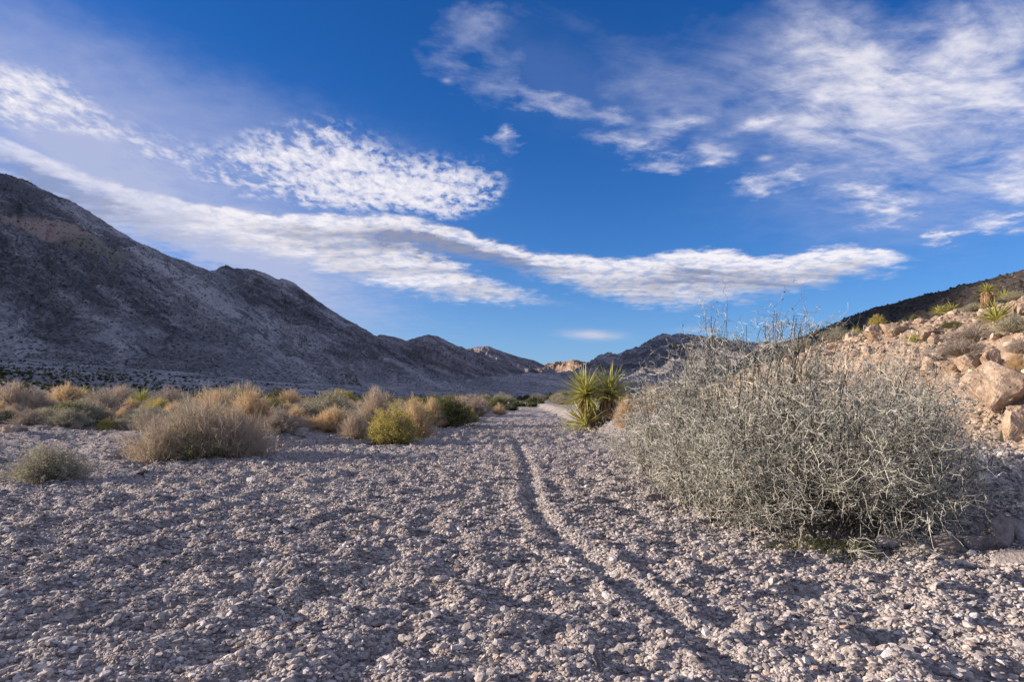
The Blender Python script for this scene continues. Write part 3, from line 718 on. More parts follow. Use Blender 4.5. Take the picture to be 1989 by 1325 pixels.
RAD = {'straw': .62, 'pink': .68, 'greytwig': .8, 'mound': 1.15, 'gold': .66, 'olive': .66, 'dark': .66, 'sage': .8, 'thorn': .75}
PROTO = {}
def proto(kind, i):
    key = (kind, i)
    if key in PROTO: return PROTO[key]
    parts = []
    if kind == 'straw':
        (c, q), t = strand_shrub(950, 0.62, 0.12, 0.3, 6, 0.0058, 3)
        parts.append(('dry_stems', mesh_np('dry_stems', c, q), M_STRAW))
    elif kind == 'pink':
        (c, q), t = strand_shrub(850, 0.68, 0.06, 0.3, 6, 0.0058, 4)
        parts.append(('dry_stems', mesh_np('dry_stems', c, q), M_PINKSTRAW))
    elif kind == 'greytwig':
        (c, q), t = strand_shrub(750, 0.80, 0.0, 0.12, 7, 0.0058, 4, 0.85)
        parts.append(('twigs', mesh_np('twigs', c, q), M_GREYTWIG))
        c, q = cards(t[rng.random(len(t)) < 0.45]+rng.normal(0, 0.012, (1, 3)), 0.011)
        parts.append(('seed_heads', mesh_np('seed_heads', c, q), M_PINKSTRAW))
    elif kind == 'mound':
        L = []
        for ox, oy, sc in ((0.0, 0.0, 1.0), (-0.62, 0.15, 0.68), (0.58, -0.1, 0.74), (0.15, -0.45, 0.6), (-0.25, 0.4, 0.85)):
            (c, q), t = strand_shrub(int(480*sc+120), 0.75, 0.02, 0.5, 7, 0.0046, 4, 1.05)
            L.append((c*sc+np.array([ox, oy, 0]), q))
        c, q = merge(L)
        parts.append(('twigs', mesh_np('twigs', c, q), M_PINKSTRAW))
        (c2, q2), t2 = strand_shrub(700, 0.95, 0.02, 0.5, 6, 0.0035, 2, 0.85)
        parts.append(('grey_twigs', mesh_np('grey_twigs', c2, q2), M_GREYTWIG))
        k = t2[t2[:, 0] > -0.1]; k = k[rng.random(len(k)) < 0.8]*np.array([1, 1, 0.72])
        c, q = cards(k, 0.014); parts.append(('leaves', mesh_np('leaves', c, q), M_OLIVE))
    elif kind in ('gold', 'olive', 'dark', 'sage'):
        mt = {'gold': M_GOLD, 'olive': M_OLIVE, 'dark': M_DARKG, 'sage': M_SAGE}[kind]
        (c, q), t = strand_shrub(620, 0.66 if kind != 'sage' else 0.8, 0.02, 0.15, 6, 0.0048, 4)
        parts.append(('stems', mesh_np('stems', c, q), M_STRAW if kind == 'gold' else M_GREYTWIG))
        # leaves cluster on some branches only, leaving gaps
        den = fbm(t[:, 0]*4+i*7, t[:, 1]*4+t[:, 2]*4, 3+i, 2)
        t = t[(den > 0.42)]; t = np.repeat(t, 3 if kind != 'dark' else 4, 0)
        t = t+rng.normal(0, 0.028, t.shape)
        c, q = cards(t, 0.0135 if kind != 'dark' else 0.017, 2.2 if kind in ('gold', 'olive') else 1.4)
        parts.append(('leaves', mesh_np('leaves', c, q), mt))
    elif kind == 'thorn':
        st = rng.normal(0, 0.08, (90, 3)); st[:, 2] = 0
        d = unit(rng.normal(size=(90, 3))); d[:, 2] = np.abs(d[:, 2])+0.35
        P0 = zigzag(st, d, np.full(90, 0.12), 7, 0.35, 0.05)
        s1 = np.repeat(P0[:, 2:].reshape(-1, 3), 2, 0); P1 = zigzag(s1, rng.normal(size=s1.shape)+unit(s1)*0.8, np.full(len(s1), 0.05), 4, 0.7)
        s2 = P1[:, 1:].reshape(-1, 3); P2 = zigzag(s2, rng.normal(size=s2.shape), np.full(len(s2), 0.035), 2, 0.6)
        c, q = merge([ribbons(P0, np.full(len(P0), 0.007)), ribbons(P1, np.full(len(P1), 0.005)), ribbons(P2, np.full(len(P2), 0.004))])
        c[:, 2] = np.abs(c[:, 2]); parts.append(('twigs', mesh_np('twigs', c, q), M_TWIG))
        c, q = cards(P2[:, -1], 0.012); parts.append(('leaves', mesh_np('leaves', c, q), M_SAGE))
    allc = np.concatenate([np.array([v.co[:] for v in me.vertices]) for nm, me, mt in parts])
    r97 = np.percentile(np.hypot(allc[:, 0], allc[:, 1]), 99.3); z97 = np.percentile(allc[:, 2], 99.6)
    for nm, me, mt in parts:
        k = np.empty(len(me.vertices)*3, np.float32); me.vertices.foreach_get('co', k); k = k.reshape(-1, 3)
        k[:, :2] *= RAD[kind]/r97; k[:, 2] /= z97; me.vertices.foreach_set('co', k.ravel()); me.update(); me.materials.append(mt)
    PROTO[key] = parts
    return parts
NV = {'straw': 2, 'pink': 2, 'greytwig': 2, 'mound': 1, 'gold': 2, 'olive': 2, 'dark': 2, 'sage': 2, 'thorn': 2}
def shrub(name, kind, x, y, h, wfac, label, group, category='bush', rz=None):
    i = random.randrange(NV[kind]); z = float(ground_z(np.array([x]), np.array([y]))[0])
    e = link(name, None, None, None, (x, y, z-0.02), label=label, category=category)
    if group: e['group'] = group
    e.rotation_euler = (0, 0, random.uniform(0, 6.28) if rz is None else rz)
    e.scale = (h*wfac, h*wfac, h)
    for nm, me, mt in proto(kind, i): link(nm, me, None, e)
    return e

def put(kind, px, py_base, w_px, h_px, label, name='dry_bush', group='dry bushes along the left bank', category='bush', zg=0.18, dist=None):
    """a bush whose foot shows at a pixel: distance from where that foot meets the ground"""
    if dist is None:
        y = (CAMH-zg)*F/max(py_base-HY, 8)
    else: y = dist
    x = (px-CX)*y/F; h = h_px*y/F
    rad = {'straw': .62, 'pink': .68, 'greytwig': .8, 'mound': 1.15, 'gold': .66, 'olive': .66, 'dark': .66, 'sage': .8, 'thorn': .75}[kind]
    wf = (w_px/h_px)/(2*rad)
    return shrub(name, kind, x, y, h, wf, label, group, category)

# --- the bushes one can tell apart, near to far
put('sage', 92, 928, 175, 72, 'small grey seed-headed bush alone on the gravel at far left', zg=0.05)
put('mound', 395, 890, 285, 118, 'large pale mounded bush with a green base, nearest of the left bank', zg=0.0)
put('gold', 765, 863, 118, 76, 'bright yellow-green bush at the edge of the gravel', 'green_bush', 'green bushes along the left bank', zg=0.0)
put('pink', 690, 856, 80, 52, 'low grey twiggy bush touching the yellow-green bush on its left', zg=0.05)
put('straw', 805, 845, 95, 85, 'pale straw bush behind and right of the yellow-green bush', zg=0.1)
put('pink', 730, 838, 120, 78, 'pinkish dry bush just behind the yellow-green bush', zg=0.1)
put('greytwig', 545, 856, 95, 52, 'grey bare-twigged bush beside the pale boulder', zg=0.1)
put('straw', 488, 846, 120, 80, 'golden straw bush right behind the large mounded bush', zg=0.15)
put('straw', 425, 822, 125, 56, 'tall golden-tipped dry bush behind the large mounded bush', zg=0.15)
put('olive', 528, 828, 60, 48, 'small green tuft inside the golden straw bushes', 'green_bush', 'green bushes along the left bank', zg=0.18)
put('sage', 640, 828, 150, 60, 'wide grey-green bush above the pale boulder', zg=0.15)
put('straw', 563, 806, 100, 42, 'low golden grassy bush between grey ones', zg=0.15)
put('greytwig', 195, 836, 150, 62, 'dark grey low bush with green underneath at left', zg=0.05)
put('dark', 182, 838, 55, 22, 'small dark green plant under the grey bush at left', 'green_bush', 'green bushes along the left bank', zg=0.05)
put('greytwig', 62, 852, 95, 34, 'low brown bush among stones at far left', zg=0.08)
put('pink', 25, 818, 130, 60, 'pinkish dry bush cut by the left edge', zg=0.15)
put('pink', 75, 818, 90, 48, 'pinkish dry bush second from the left edge', zg=0.15)
put('straw', 130, 800, 110, 48, 'straw bush above the grey bush at left', zg=0.18)
put('pink', 235, 800, 130, 46, 'pale dry bush below the left yucca', zg=0.18)
put('greytwig', 330, 810, 110, 50, 'grey-pink twiggy bush left of the large mounded bush', zg=0.15)
put('olive', 205, 787, 90, 24, 'low green bush in front of the dark scrub at left', 'green_bush', 'green bushes along the left bank', zg=0.2)
put('sage', 465, 786, 100, 52, 'puffy grey-green bush standing above the golden ones', zg=0.2, dist=38)
put('sage', 340, 786, 110, 40, 'pale olive flowering bush right of the left yucca', zg=0.2, dist=40)
put('gold', 415, 786, 80, 34, 'yellowish bush left of the puffy grey one', 'green_bush', 'green bushes along the left bank', dist=42)
put('dark', 538, 776, 64, 34, 'dark green round bush behind the golden grass', 'green_bush', 'green bushes along the left bank', dist=55)
put('gold', 598, 782, 44, 18, 'small bright green bush behind the golden grass', 'green_bush', 'green bushes along the left bank', dist=48)
put('gold', 665, 792, 110, 38, 'yellow-green bush with upright tips behind the grey one', 'green_bush', 'green bushes along the left bank', dist=40)
put('olive', 735, 792, 90, 38, 'olive green bush behind the straw ones', 'green_bush', 'green bushes along the left bank', dist=40)
put('olive', 868, 829, 130, 62, 'wide green bush at the edge of the gravel, second along the wash', 'green_bush', 'green bushes along the left bank', zg=0.0)
put('straw', 838, 826, 70, 56, 'straw bush against the left side of the wide green bush', zg=0.1)
put('gold', 914, 822, 34, 30, 'small yellow bush at the right end of the wide green bush', 'green_bush', 'green bushes along the left bank', zg=0.0)
put('greytwig', 925, 808, 80, 42, 'bare grey bush past the small yellow one', zg=0.05)
put('pink', 895, 800, 90, 34, 'pale dry bush behind the wide green bush', dist=42)
put('straw', 970, 798, 38, 24, 'round straw bush beside the wash, farthest on the left', dist=44)
put('olive', 965, 790, 50, 30, 'green bush just behind the round straw one', 'green_bush', 'green bushes along the left bank', dist=52)
put('dark', 996, 792, 24, 18, 'small dark bush at the bend of the wash', 'green_bush', 'green bushes along the left bank', dist=56)
put('sage', 1095, 794, 50, 18, 'pale blue-grey bush beside the far wash left of the yucca', name='grey_bush', group=None, dist=66)
put('sage', 1080, 788, 40, 20, 'blue-grey bush at the far end of the wash', name='grey_bush', group=None, dist=78)
put('sage', 1035, 784, 40, 16, 'distant grey bush in the middle of the valley floor', name='grey_bush', group=None, dist=90)
# --- more of the same further back: a countable crowd along the bank
n_bg = 0
for k in range(295):
    y = 18*math.exp(random.uniform(0, 1.6)); x0 = float(np.interp(y, left_y, left_x))
    x = x0-random.uniform(0.5, 1)**1.0*0-random.uniform(0.3, max(4, 0.8*y+x0))
    px = CX+x*F/y
    if px < -30: continue
    kd = random.choices(['straw', 'pink', 'sage', 'olive', 'dark', 'gold', 'greytwig'], [8, 5, 4, 2, 1, 2, 3] if y < 60 else [2, 1, 3, 4, 9, 2, 1])[0]
    h = random.uniform(0.34, 0.72)*(1 if y < 50 else 1.35)
    green = kd in ('olive', 'dark', 'gold')
    nm = {'straw': 'straw-coloured bush', 'pink': 'pinkish dry bush', 'sage': 'pale grey-green bush', 'olive': 'olive green bush', 'dark': 'dark green bush', 'gold': 'yellow-green bush', 'greytwig': 'bare grey bush'}[kd]
    e = shrub('green_bush' if green else 'dry_bush', kd, x, y, h, random.uniform(1.2, 2.1), nm, 'green scrub behind the left bank' if green else 'dry scrub behind the left bank')
    crowd(e, nm, x, y, (30, 42, 60), 'left bank scrub')
for k in range(45):
    y = random.uniform(88, 150); x = (random.uniform(930, 1240)-CX)*y/F
    kd = random.choice(['dark', 'dark', 'sage', 'olive', 'straw', 'sage'])
    nm = {'dark': 'dark green bush', 'sage': 'blue-grey bush', 'olive': 'olive green bush', 'straw': 'straw bush'}[kd]
    e = shrub('scrub_bush', kd, x, y, random.uniform(0.8, 1.6), random.uniform(1.0, 1.7), nm, 'bushes closing the far end of the wash')
    crowd(e, nm, x, y, (115,), 'far wash bushes')
for kd, px, d, w_, h_, lab in [('pink', 1240, 34, 60, 30, 'pinkish twiggy bush behind the big yucca'), ('greytwig', 1285, 40, 80, 34, 'purple-grey bush between the yucca and the dark ridge'), ('sage', 1210, 52, 60, 22, 'pale bush low behind the yucca heads'), ('pink', 1325, 45, 70, 30, 'pinkish bush at the left rim of the thorn bush'),
                            ('greytwig', 1190, 60, 46, 18, 'grey bush left of the pale bush behind the yucca'), ('straw', 1262, 30, 50, 22, 'low straw tuft on the pale bank right of the yucca'), ('olive', 1300, 58, 60, 20, 'green bush far back between yucca and thorn bush'), ('greytwig', 1130, 70, 44, 17, 'grey bush far left behind the yucca')]:
    x = (px-CX)*d/F; shrub('slope_bush', kd, x, d, h_*d/F, (w_/h_)/1.5, lab, None)
# --- bushes on and below the right-hand slope
for kd, px, foot, w_, h_, lab in [
    ('pink', 1275, 800, 110, 56, 'pinkish dry bush right of the big yucca'),
    ('greytwig', 1330, 780, 110, 52, 'grey bare bush between the yucca and the thorn bush'),
    ('straw', 1216, 834, 76, 62, 'golden grass tuft at the foot of the yucca trunk'),
    ('greytwig', 1890, 668, 125, 40, 'round grey bush on the slope above the boulders'),
    ('greytwig', 1870, 692, 110, 34, 'low grey bush just above the big boulders'),
    ('sage', 1972, 645, 80, 36, 'grey-green bush on the slope at the right edge'),
    ('greytwig', 1978, 690, 60, 30, 'small grey bush near the right edge above the boulder'),
    ('gold', 1705, 622, 44, 22, 'yellow-green bush on the crest of the slope, left one'),
    ('olive', 1775, 608, 22, 12, 'tiny green bush on the crest of the slope'),
    ('sage', 1625, 645, 60, 26, 'pale bush on the slope just right of the thorn bush top'),
    ('sage', 1890, 590, 50, 16, 'pale bush below the crest near the upper yuccas'),
    ('sage', 1975, 580, 50, 18, 'pale bush on the crest at the right edge'),
    ('olive', 1850, 638, 60, 14, 'low green plant among the tan stones of the slope'),
    ('sage', 1560, 650, 50, 30, 'grey bush on the slope behind the thorn bush'),
    ('olive', 1968, 800, 30, 16, 'small green weed between the lower boulders'),
    ('olive', 1950, 860, 26, 26, 'green weed beside the boulder at the right edge')]:
    dist = hit(px, foot); x = (px-CX)*dist/F; shrub('slope_bush', kd, x, dist, h_*dist/F, (w_/h_)/1.5, lab, None)
for k in range(120):
    y = random.uniform(14, 60); x = float(np.interp(y, toe_y, toe_x))+random.uniform(0.5, 26)
    if x > 0.76*y or x/y < 0.17: continue
    kd = random.choice(['greytwig', 'sage', 'pink', 'olive', 'straw'])
    nm = {'greytwig': 'small grey bush', 'sage': 'small grey-green bush', 'pink': 'small pinkish bush', 'olive': 'small green bush', 'straw': 'small straw tuft'}[kd]
    e = shrub('slope_bush', kd, x, y, random.uniform(0.22, 0.5), random.uniform(1.0, 1.6), nm, 'small bushes on the tan slope')
    crowd(e, nm, x, y, (22, 32, 48), 'tan slope plants')

# distant scrub on bajada, lower mountain and dark hill
def far_scrub():
    ms = []
    for i in range(4):
        (c, q), t = strand_shrub(60, 0.6, 0.0, 0.2, 3, 0.05, 0); c2, q2 = cards(t, 0.2, 1.0)
        ms.append(mesh_np('scrub_plant', *merge([(c, q), (c2, q2)]))); ms[-1].materials.append((M_DARKG, M_GREYTWIG, M_DARKG, M_OLIVE)[i])
    src = source('scrub_source', ms)
    n = 8000; y = 75*np.exp(rng.uniform(0, math.log(560/75), n)); px = rng.uniform(-150, 1330, n); x = (px-CX)*y/F
    keep = (x < 0.02*y+2) | (x > 7+0.05*y); x, y = x[keep], y[keep]
    # clumping
    k = fbm(x/25, y/25, 77, 3) > 0.36; x, y = x[k], y[k]
    z = ground_z(x, y, False); s = rng.uniform(0.22, 0.6, len(x)); s[rng.random(len(x)) < 0.04] *= 1.8
    for key, cnt, t0, pw, smin, smax in (('near_mountain', 9000, 0.0, 1.5, 0.28, 0.8), ('hill', 2600, 0.0, 1.0, 0.25, 0.6)):
        Pm = FACES[key]; ns_, nt_ = Pm.shape[:2]
        i = rng.integers(0, ns_, cnt); j = ((1-(1-t0)*rng.random(cnt)**pw)*(nt_-2)).astype(int)
        q = Pm[i, j]; k = (q[:, 0] > -0.85*q[:, 1]) & (q[:, 1] > 60); q = q[k]
        x = np.r_[x, q[:, 0]]; y = np.r_[y, q[:, 1]]; z = np.r_[z, q[:, 2]-0.1]; s = np.r_[s, rng.uniform(smin, smax, len(q))]
    scatter('distant_scrub', np.column_stack([x, y, z]), np.column_stack([x*0, x*0, rng.uniform(0, 6, len(x))]), np.column_stack([s*1.4, s*1.4, s]), src, M_DARKG,
            kind='stuff', label='dark desert scrub dotted over the plain below the mountain', category='scrub')
far_scrub()

# ------------------------------------------------------------------ yuccas
def leaf_mesh(i):
    K = 7; t = np.linspace(0, 1, K); bend = rng.uniform(0.0, 0.22)
    w = 0.031*np.sin(np.clip(t*0.93+0.09, 0, 1)*pi)**0.55*(1-t**3*0.75)
    x = t; z = -bend*t**2
    L = np.stack([x, w, z+w*0.55], -1); C = np.stack([x, w*0, z], -1); Rr = np.stack([x, -w, z+w*0.55], -1)
    co = np.stack([L, C, Rr], 1).reshape(-1, 3); b = np.arange(K-1)*3
    q = np.concatenate([np.stack([b, b+1, b+4, b+3], -1), np.stack([b+1, b+2, b+5, b+4], -1)])
    me = mesh_np('leaf', co, q, False); me.materials.append(M_YUC); return me
LEAVES = [leaf_mesh(i) for i in range(5)]
def rosette(parent, c, n, length, lo=-0.35, lean=(0, 0, 1)):
    up = Vector(lean).normalized(); qr = up.to_track_quat('Z', 'Y')
    for k in range(n):
        f = (k+0.5)/n; el = math.asin(min(1, lo+(0.985-lo)*f**0.85))+random.gauss(0, 0.07); az = k*2.39996+random.gauss(0, 0.12)
        o = bpy.data.objects.new('leaf', LEAVES[k % 5]); COL.objects.link(o); o.parent = parent
        L = length*random.uniform(0.78, 1.12)*(1-0.12*f)
        q = qr @ Euler((0, -el, az), 'XYZ').to_quaternion()
        o.rotation_mode = 'QUATERNION'; o.rotation_quaternion = q
        o.location = Vector(c)+q @ Vector((0.05, 0, 0)); o.scale = (L, random.uniform(0.8, 1.15)*(0.5+0.5*length), 1)
def skirt_mesh(c0, c1, rad, n, length):
    """dead leaves hanging down round a trunk from c0 (foot) to c1 (head)"""
    t = rng.uniform(0.35, 1, n); th = rng.uniform(0, 2*pi, n); c0, c1 = np.array(c0), np.array(c1)
    s = c0+(c1-c0)*t[:, None]; o_ = np.stack([np.cos(th), np.sin(th), np.zeros(n)], -1)
    p0 = s+o_*rad*0.7; L = length*rng.uniform(0.6, 1.2, n)
    p1 = p0+o_*rad*rng.uniform(0.4, 1.4, (n, 1)); p1[:, 2] -= L*0.35
    p2 = p0+o_*rad*rng.uniform(0.5, 1.7, (n, 1)); p2[:, 2] -= L
    p2[:, 2] = np.maximum(p2[:, 2], 0.02)
    return ribbons(np.stack([p0, p1, p2], 1), np.full(n, 0.016))
def trunk_mesh(pts, r0, r1, sides=9):
    P = np.array(pts); K = len(P); co = []
    for k, p in enumerate(P):
        r_ = r0+(r1-r0)*k/(K-1)
        for s in range(sides):
            q = 2*pi*s/sides; rr = r_*(1+0.14*math.sin(5*q+k*2.1)+random.uniform(-.06, .06)); co.append(p+np.array([math.cos(q)*rr, math.sin(q)*rr, 0]))
    q = [[k*sides+s, k*sides+(s+1) % sides, (k+1)*sides+(s+1) % sides, (k+1)*sides+s] for k in range(K-1) for s in range(sides)]
    return np.array(co), np.array(q)
def yucca(px, dist, scale, heads, label, trunk=True, zoff=0.0, group=None):
    x = (px-CX)*dist/F; z = float(ground_z(np.array([x]), np.array([float(dist)]))[0])+zoff
    e = link('yucca', None, None, None, (x, dist, z-0.03), label=label, category='yucca')
    if group: e['group'] = group
    e.scale = (scale,)*3
    for (foot, head, rad, n, ln, lo, lean) in heads:
        h = head[2]
        if trunk and h > 0.3:
            K = max(4, int(h/0.12)); t = np.linspace(0, 1, K)[:, None]; P = np.array(foot)+(np.array(head)-np.array(foot))*t
            c, q = trunk_mesh(P, rad, rad*0.8); me = mesh_np('trunk', c, q, True); link('trunk', me, M_TRUNK, e)
            c, q = skirt_mesh(foot, head, rad, int(420*h), 0.62); me = mesh_np('dead_leaf_skirt', c, q); link('dead_leaf_skirt', me, M_YUCD, e)
        rosette(e, head, n, ln, lo, lean)
    return e
yucca(1158, 24.0, 1.0, [((-0.02, 0, 0), (-0.36, 0.05, 1.20), 0.15, 130, 1.26, -0.46, (-0.22, 0, 1)),
                       ((0.08, 0, 0), (0.44, 0.0, 1.24), 0.14, 125, 1.22, -0.48, (0.24, 0, 1)),
                       ((-0.30, -0.2, 0), (-0.38, -0.25, 0.12), 0.1, 56, 1.2, 0.02, (-0.55, -0.1, 1))],
      'tall green yucca with two leafy heads on a shaggy brown trunk beside the wash')
yucca(275, 36, 1.0, [((0, 0, 0), (0, 0, 0.35), 0.1, 60, 0.95, -0.1, (0, 0, 1))], 'bright spiky yucca rising out of the dry bushes on the left bank', False, 0.15)
yucca(160, 58, 1.0, [((0, 0, 0), (0, 0, 0.75), 0.14, 60, 1.0, -0.2, (0, 0, 1))], 'darker yucca behind the left bank, in front of the mountain', True, 0.2)
SY = 'yuccas on the tan slope'
yucca(1936, hit(1936, 632), 0.9, [((0, 0, 0), (0, 0, 0.14), 0.1, 70, 0.82, -0.08, (0, -0.1, 1))], 'largest yucca on the tan slope, spiky leaves spread near the right edge', False, 0, SY)
yucca(1832, hit(1832, 600), 0.8, [((0, 0, 0), (-0.2, 0, 0.16), 0.1, 46, 0.62, -0.05, (-0.2, 0, 1)), ((0, 0, 0), (0.45, 0, 0.2), 0.1, 46, 0.62, -0.05, (0.2, 0, 1))], 'double-headed low yucca on the crest of the slope against the dark hill', False, 0, SY)
yucca(1776, hit(1776, 668), 0.7, [((0, 0, 0), (0, 0, 0.05), 0.1, 36, 0.62, 0.35, (0, 0, 1))], 'small upright yucca among the tan stones above the thorn bush', False, 0, SY)
yucca(1917, hit(1917, 585), 0.7, [((0, 0, 0), (0, 0, 0.75), 0.13, 50, 0.5, -0.2, (0, 0, 1))], 'yucca on a short brown trunk at the top of the slope', True, 0, SY)
yucca(1952, hit(1952, 585), 0.75, [((0, 0, 0), (0, 0, 0.25), 0.1, 46, 0.66, 0.0, (0, 0, 1))], 'yucca right of the trunked one at the top of the slope', False, 0, SY)
yucca(1662, hit(1662, 645), 0.7, [((0, 0, 0), (0, 0, 0.1), 0.1, 36, 0.6, 0.1, (0, 0, 1))], 'small pale yucca low on the slope crest right of the thorn bush top', False, 0, SY)

# ------------------------------------------------------------------ the big thorn bush
def thorn_bush(name, cx, cy, lobes, n_stem, label, tufts=(), seg=1.0):
    """lobes: (x, y, rx, ry, h) domes that the stems grow into"""
    e = link(name, None, None, None, (cx, cy, 0.0), label=label, category='bush')
    wts = np.array([l[2]*l[3]*l[4] for l in lobes]); wts /= wts.sum()
    which = rng.choice(len(lobes), n_stem, p=wts); Lb = np.array(lobes)[which]
    th = rng.uniform(0, 2*pi, n_stem); cz = rng.uniform(0.0, 1, n_stem)**0.85; sn = np.sqrt(1-cz**2); rr = rng.uniform(0.30, 1.0, n_stem)**0.40
    tip = np.stack([Lb[:, 0]+Lb[:, 2]*sn**0.8*np.cos(th)*rr, Lb[:, 1]+Lb[:, 3]*sn**0.8*np.sin(th)*rr, 0.06+Lb[:, 4]*cz**0.75*rr], -1)
    # lumps in the outline
    tip[:, 2] *= 0.86+0.30*fbm(tip[:, 0]*1.6, tip[:, 1]*1.6, 5, 3)
    th2 = th+rng.normal(0, 0.4, n_stem); q = rng.uniform(0.1, 0.55, n_stem)
    base = np.stack([Lb[:, 0]+Lb[:, 2]*q*np.cos(th2), Lb[:, 1]+Lb[:, 3]*q*np.sin(th2), np.zeros(n_stem)], -1)
    for (tx, ty, tz, tr, tn) in tufts:
        t_ = rng.normal(size=(tn, 3)); t_ = unit(t_)*rng.uniform(0.4, 1, (tn, 1)); t_[:, 2] = np.abs(t_[:, 2])*0.75
        tip = np.concatenate([tip, np.array([tx, ty, tz])+t_*tr]); base = np.concatenate([base, np.array([tx-0.1, ty, tz-1.0])+rng.normal(0, 0.06, (tn, 3))])
    N = len(tip); K = 12; t = np.linspace(0, 1, K)[None, :, None]
    mid = base*0.45+tip*0.55; mid[:, 2] = tip[:, 2]*0.45+0.12
    P0 = (1-t)**2*base[:, None]+2*t*(1-t)*mid[:, None]+t*t*tip[:, None]
    alt = np.where(np.arange(K) % 2 == 0, 1, -1)[None, :, None]
    P0[:, 1:] += (unit(rng.normal(size=(N, 1, 3)))*alt*0.028+rng.normal(0, 0.018, (N, K, 3)))[:, 1:]
    cen = np.array([np.mean([l[0] for l in lobes]), np.mean([l[1] for l in lobes]), 0.3])
    s1 = np.repeat(P0[:, 4:].reshape(-1, 3), 2, 0); fr = np.tile(np.repeat(np.arange(4, K), 2), N)
    d1 = rng.normal(size=s1.shape)+unit(s1-cen)*0.6
    k = rng.random(len(s1)) < np.interp(fr, [4, K], [0.34, 0.92]); s1, d1 = s1[k], d1[k]
    P1 = zigzag(s1, d1, rng.uniform(0.045, 0.095, len(s1))*seg, 4, 0.38)
    s2 = P1[:, 1:].reshape(-1, 3); k = rng.random(len(s2)) < 0.62; s2 = s2[k]
    P2 = zigzag(s2, rng.normal(size=s2.shape)+unit(s2-cen)*0.3, rng.uniform(0.025, 0.052, len(s2))*seg, 2, 0.2)
    k = rng.random(len(s2)) < 0.5; s3 = P2[k, 1]; P3_ = zigzag(s3, rng.normal(size=s3.shape), rng.uniform(0.02, 0.04, len(s3))*seg, 1, 0.5)
    for Q in (P0, P1, P2, P3_): Q[..., 2] = np.maximum(Q[..., 2], 0.015+rng.uniform(0, 0.05, Q.shape[:-1]))
    org = np.array([cx, cy, 0.0])
    me = mesh_np('branches', *(lambda cq: (cq[0]-org, cq[1]))(tubes(P0, rng.uniform(0.004, 0.008, N)))); link('branches', me, M_BARK, e)
    c, q = merge([tubes(P1, rng.uniform(0.0012, 0.0033, len(P1))), tubes(P2, rng.uniform(0.0017, 0.0028, len(P2)), 0.5), tubes(P3_, np.full(len(P3_), 0.0019), 0.3)])
    me = mesh_np('thorny_twigs', c-org, q); link('thorny_twigs', me, M_TWIG, e)
    lp = P1[:, 1:4].reshape(-1, 3); lp = lp[rng.random(len(lp)) < 0.45]+rng.normal(0, 0.02, (1, 3)); lp = lp+rng.normal(0, 0.02, lp.shape)
    c, q = cards(lp, 0.0098, 1.6); me = mesh_np('leaves', c-org, q); link('leaves', me, M_TLEAF, e)
    print(name, len(P0),  'twig faces', len(P1)*15+len(P2)*6+len(P3_)*3)
    return e
thorn_bush('thorn_bush', 2.9, 7.4, [(2.75,6.30,1.20,1.60,1.66), (2.65,8.1,1.10,1.6,2.02), (3.42,6.5,0.9,1.55,1.46), (3.9,8.0,1.1,1.5,1.78), (2.1,7.0,0.62,1.7,1.15), (2.3,9.8,0.8,1.3,1.6)], 1250,
           'huge silvery thorn bush filling the right foreground beside the wash', tufts=[(2.90,7.0,1.85,0.36,26),(2.35,7.6,1.75,0.28,10),(2.1,8.2,1.62,0.25,8)])
thorn_bush('thorn_bush', 2.35, 12.0, [(2.6,11.4,0.75,1.1,0.95), (2.55,13.0,0.95,1.2,0.85)], 120, 'lower grey thorn bush behind the huge one, nearest the yucca', seg=1.4)

# ------------------------------------------------------------------ boulders and loose stones
ROCKS = [rock_mesh('boulder', 400+i, 4, 20, 0.075, 0.8) for i in range(7)]
SMALLR = [rock_mesh('stone', 500+i, 2, 8, 0.07, 0.65) for i in range(6)]
def rock(name, meshes, i, x, y, s, mat, label, sink=0.25, group=None, category='boulder', rz=None, tilt=0.3, zadd=0.0):
    me = meshes[i % len(meshes)].copy() if False else meshes[i % len(meshes)]
    o = bpy.data.objects.new(name, me); COL.objects.link(o)
    if not me.materials: me.materials.append(mat)
    o.material_slots[0].link = 'OBJECT'; o.material_slots[0].material = mat
    z = float(ground_z(np.array([x]), np.array([y]))[0])
    sx, sy, sz = s if isinstance(s, tuple) else (s, s, s)
    o.scale = (sx, sy, sz); o.location = (x, y, z+sz*(0.55-sink)+zadd)
    o.rotation_euler = (random.uniform(-tilt, tilt), random.uniform(-tilt, tilt), random.uniform(0, 6.28) if rz is None else rz)
    o['label'] = label; o['category'] = category
    if group: o['group'] = group
    return o
def prock(px, dist, wpx, hpx, lab, i, mat=M_BOULDER, **k):
    x = (px-CX)*dist/F; w = wpx*dist/F/2; h = hpx*dist/F/2*1.25
    return rock('boulder', ROCKS, i, x, dist, (w*1.1, w*1.05, h*1.2), mat, lab, rz=k.pop('rz', random.uniform(-.4, .4)), tilt=0.15, **k)
prock(1952, hit(1952, 790), 160, 125, 'biggest tan boulder on the slope, pitted, at the right edge', 0)
prock(1885, hit(1885, 725), 62, 55, 'round tan boulder left of the biggest boulder', 1)
prock(1925, hit(1925, 715), 46, 45, 'tan boulder wedged behind the biggest one', 2)
prock(1893, hit(1893, 748), 42, 32, 'small tan boulder below the round one', 3)
prock(1978, hit(1978, 850), 70, 95, 'smooth tan boulder low at the right edge', 4)
prock(1850, hit(1850, 720), 70, 40, 'flat tan boulder on the slope behind the thorn bush edge', 5)
prock(1805, hit(1805, 715), 50, 42, 'tan boulder half hidden behind the thorn bush', 6)
prock(1982, hit(1982, 812), 50, 40, 'brown-shaded boulder under the biggest one', 1)
prock(1700, hit(1700, 658), 52, 34, 'tan boulder high on the slope left of the small yucca', 2)
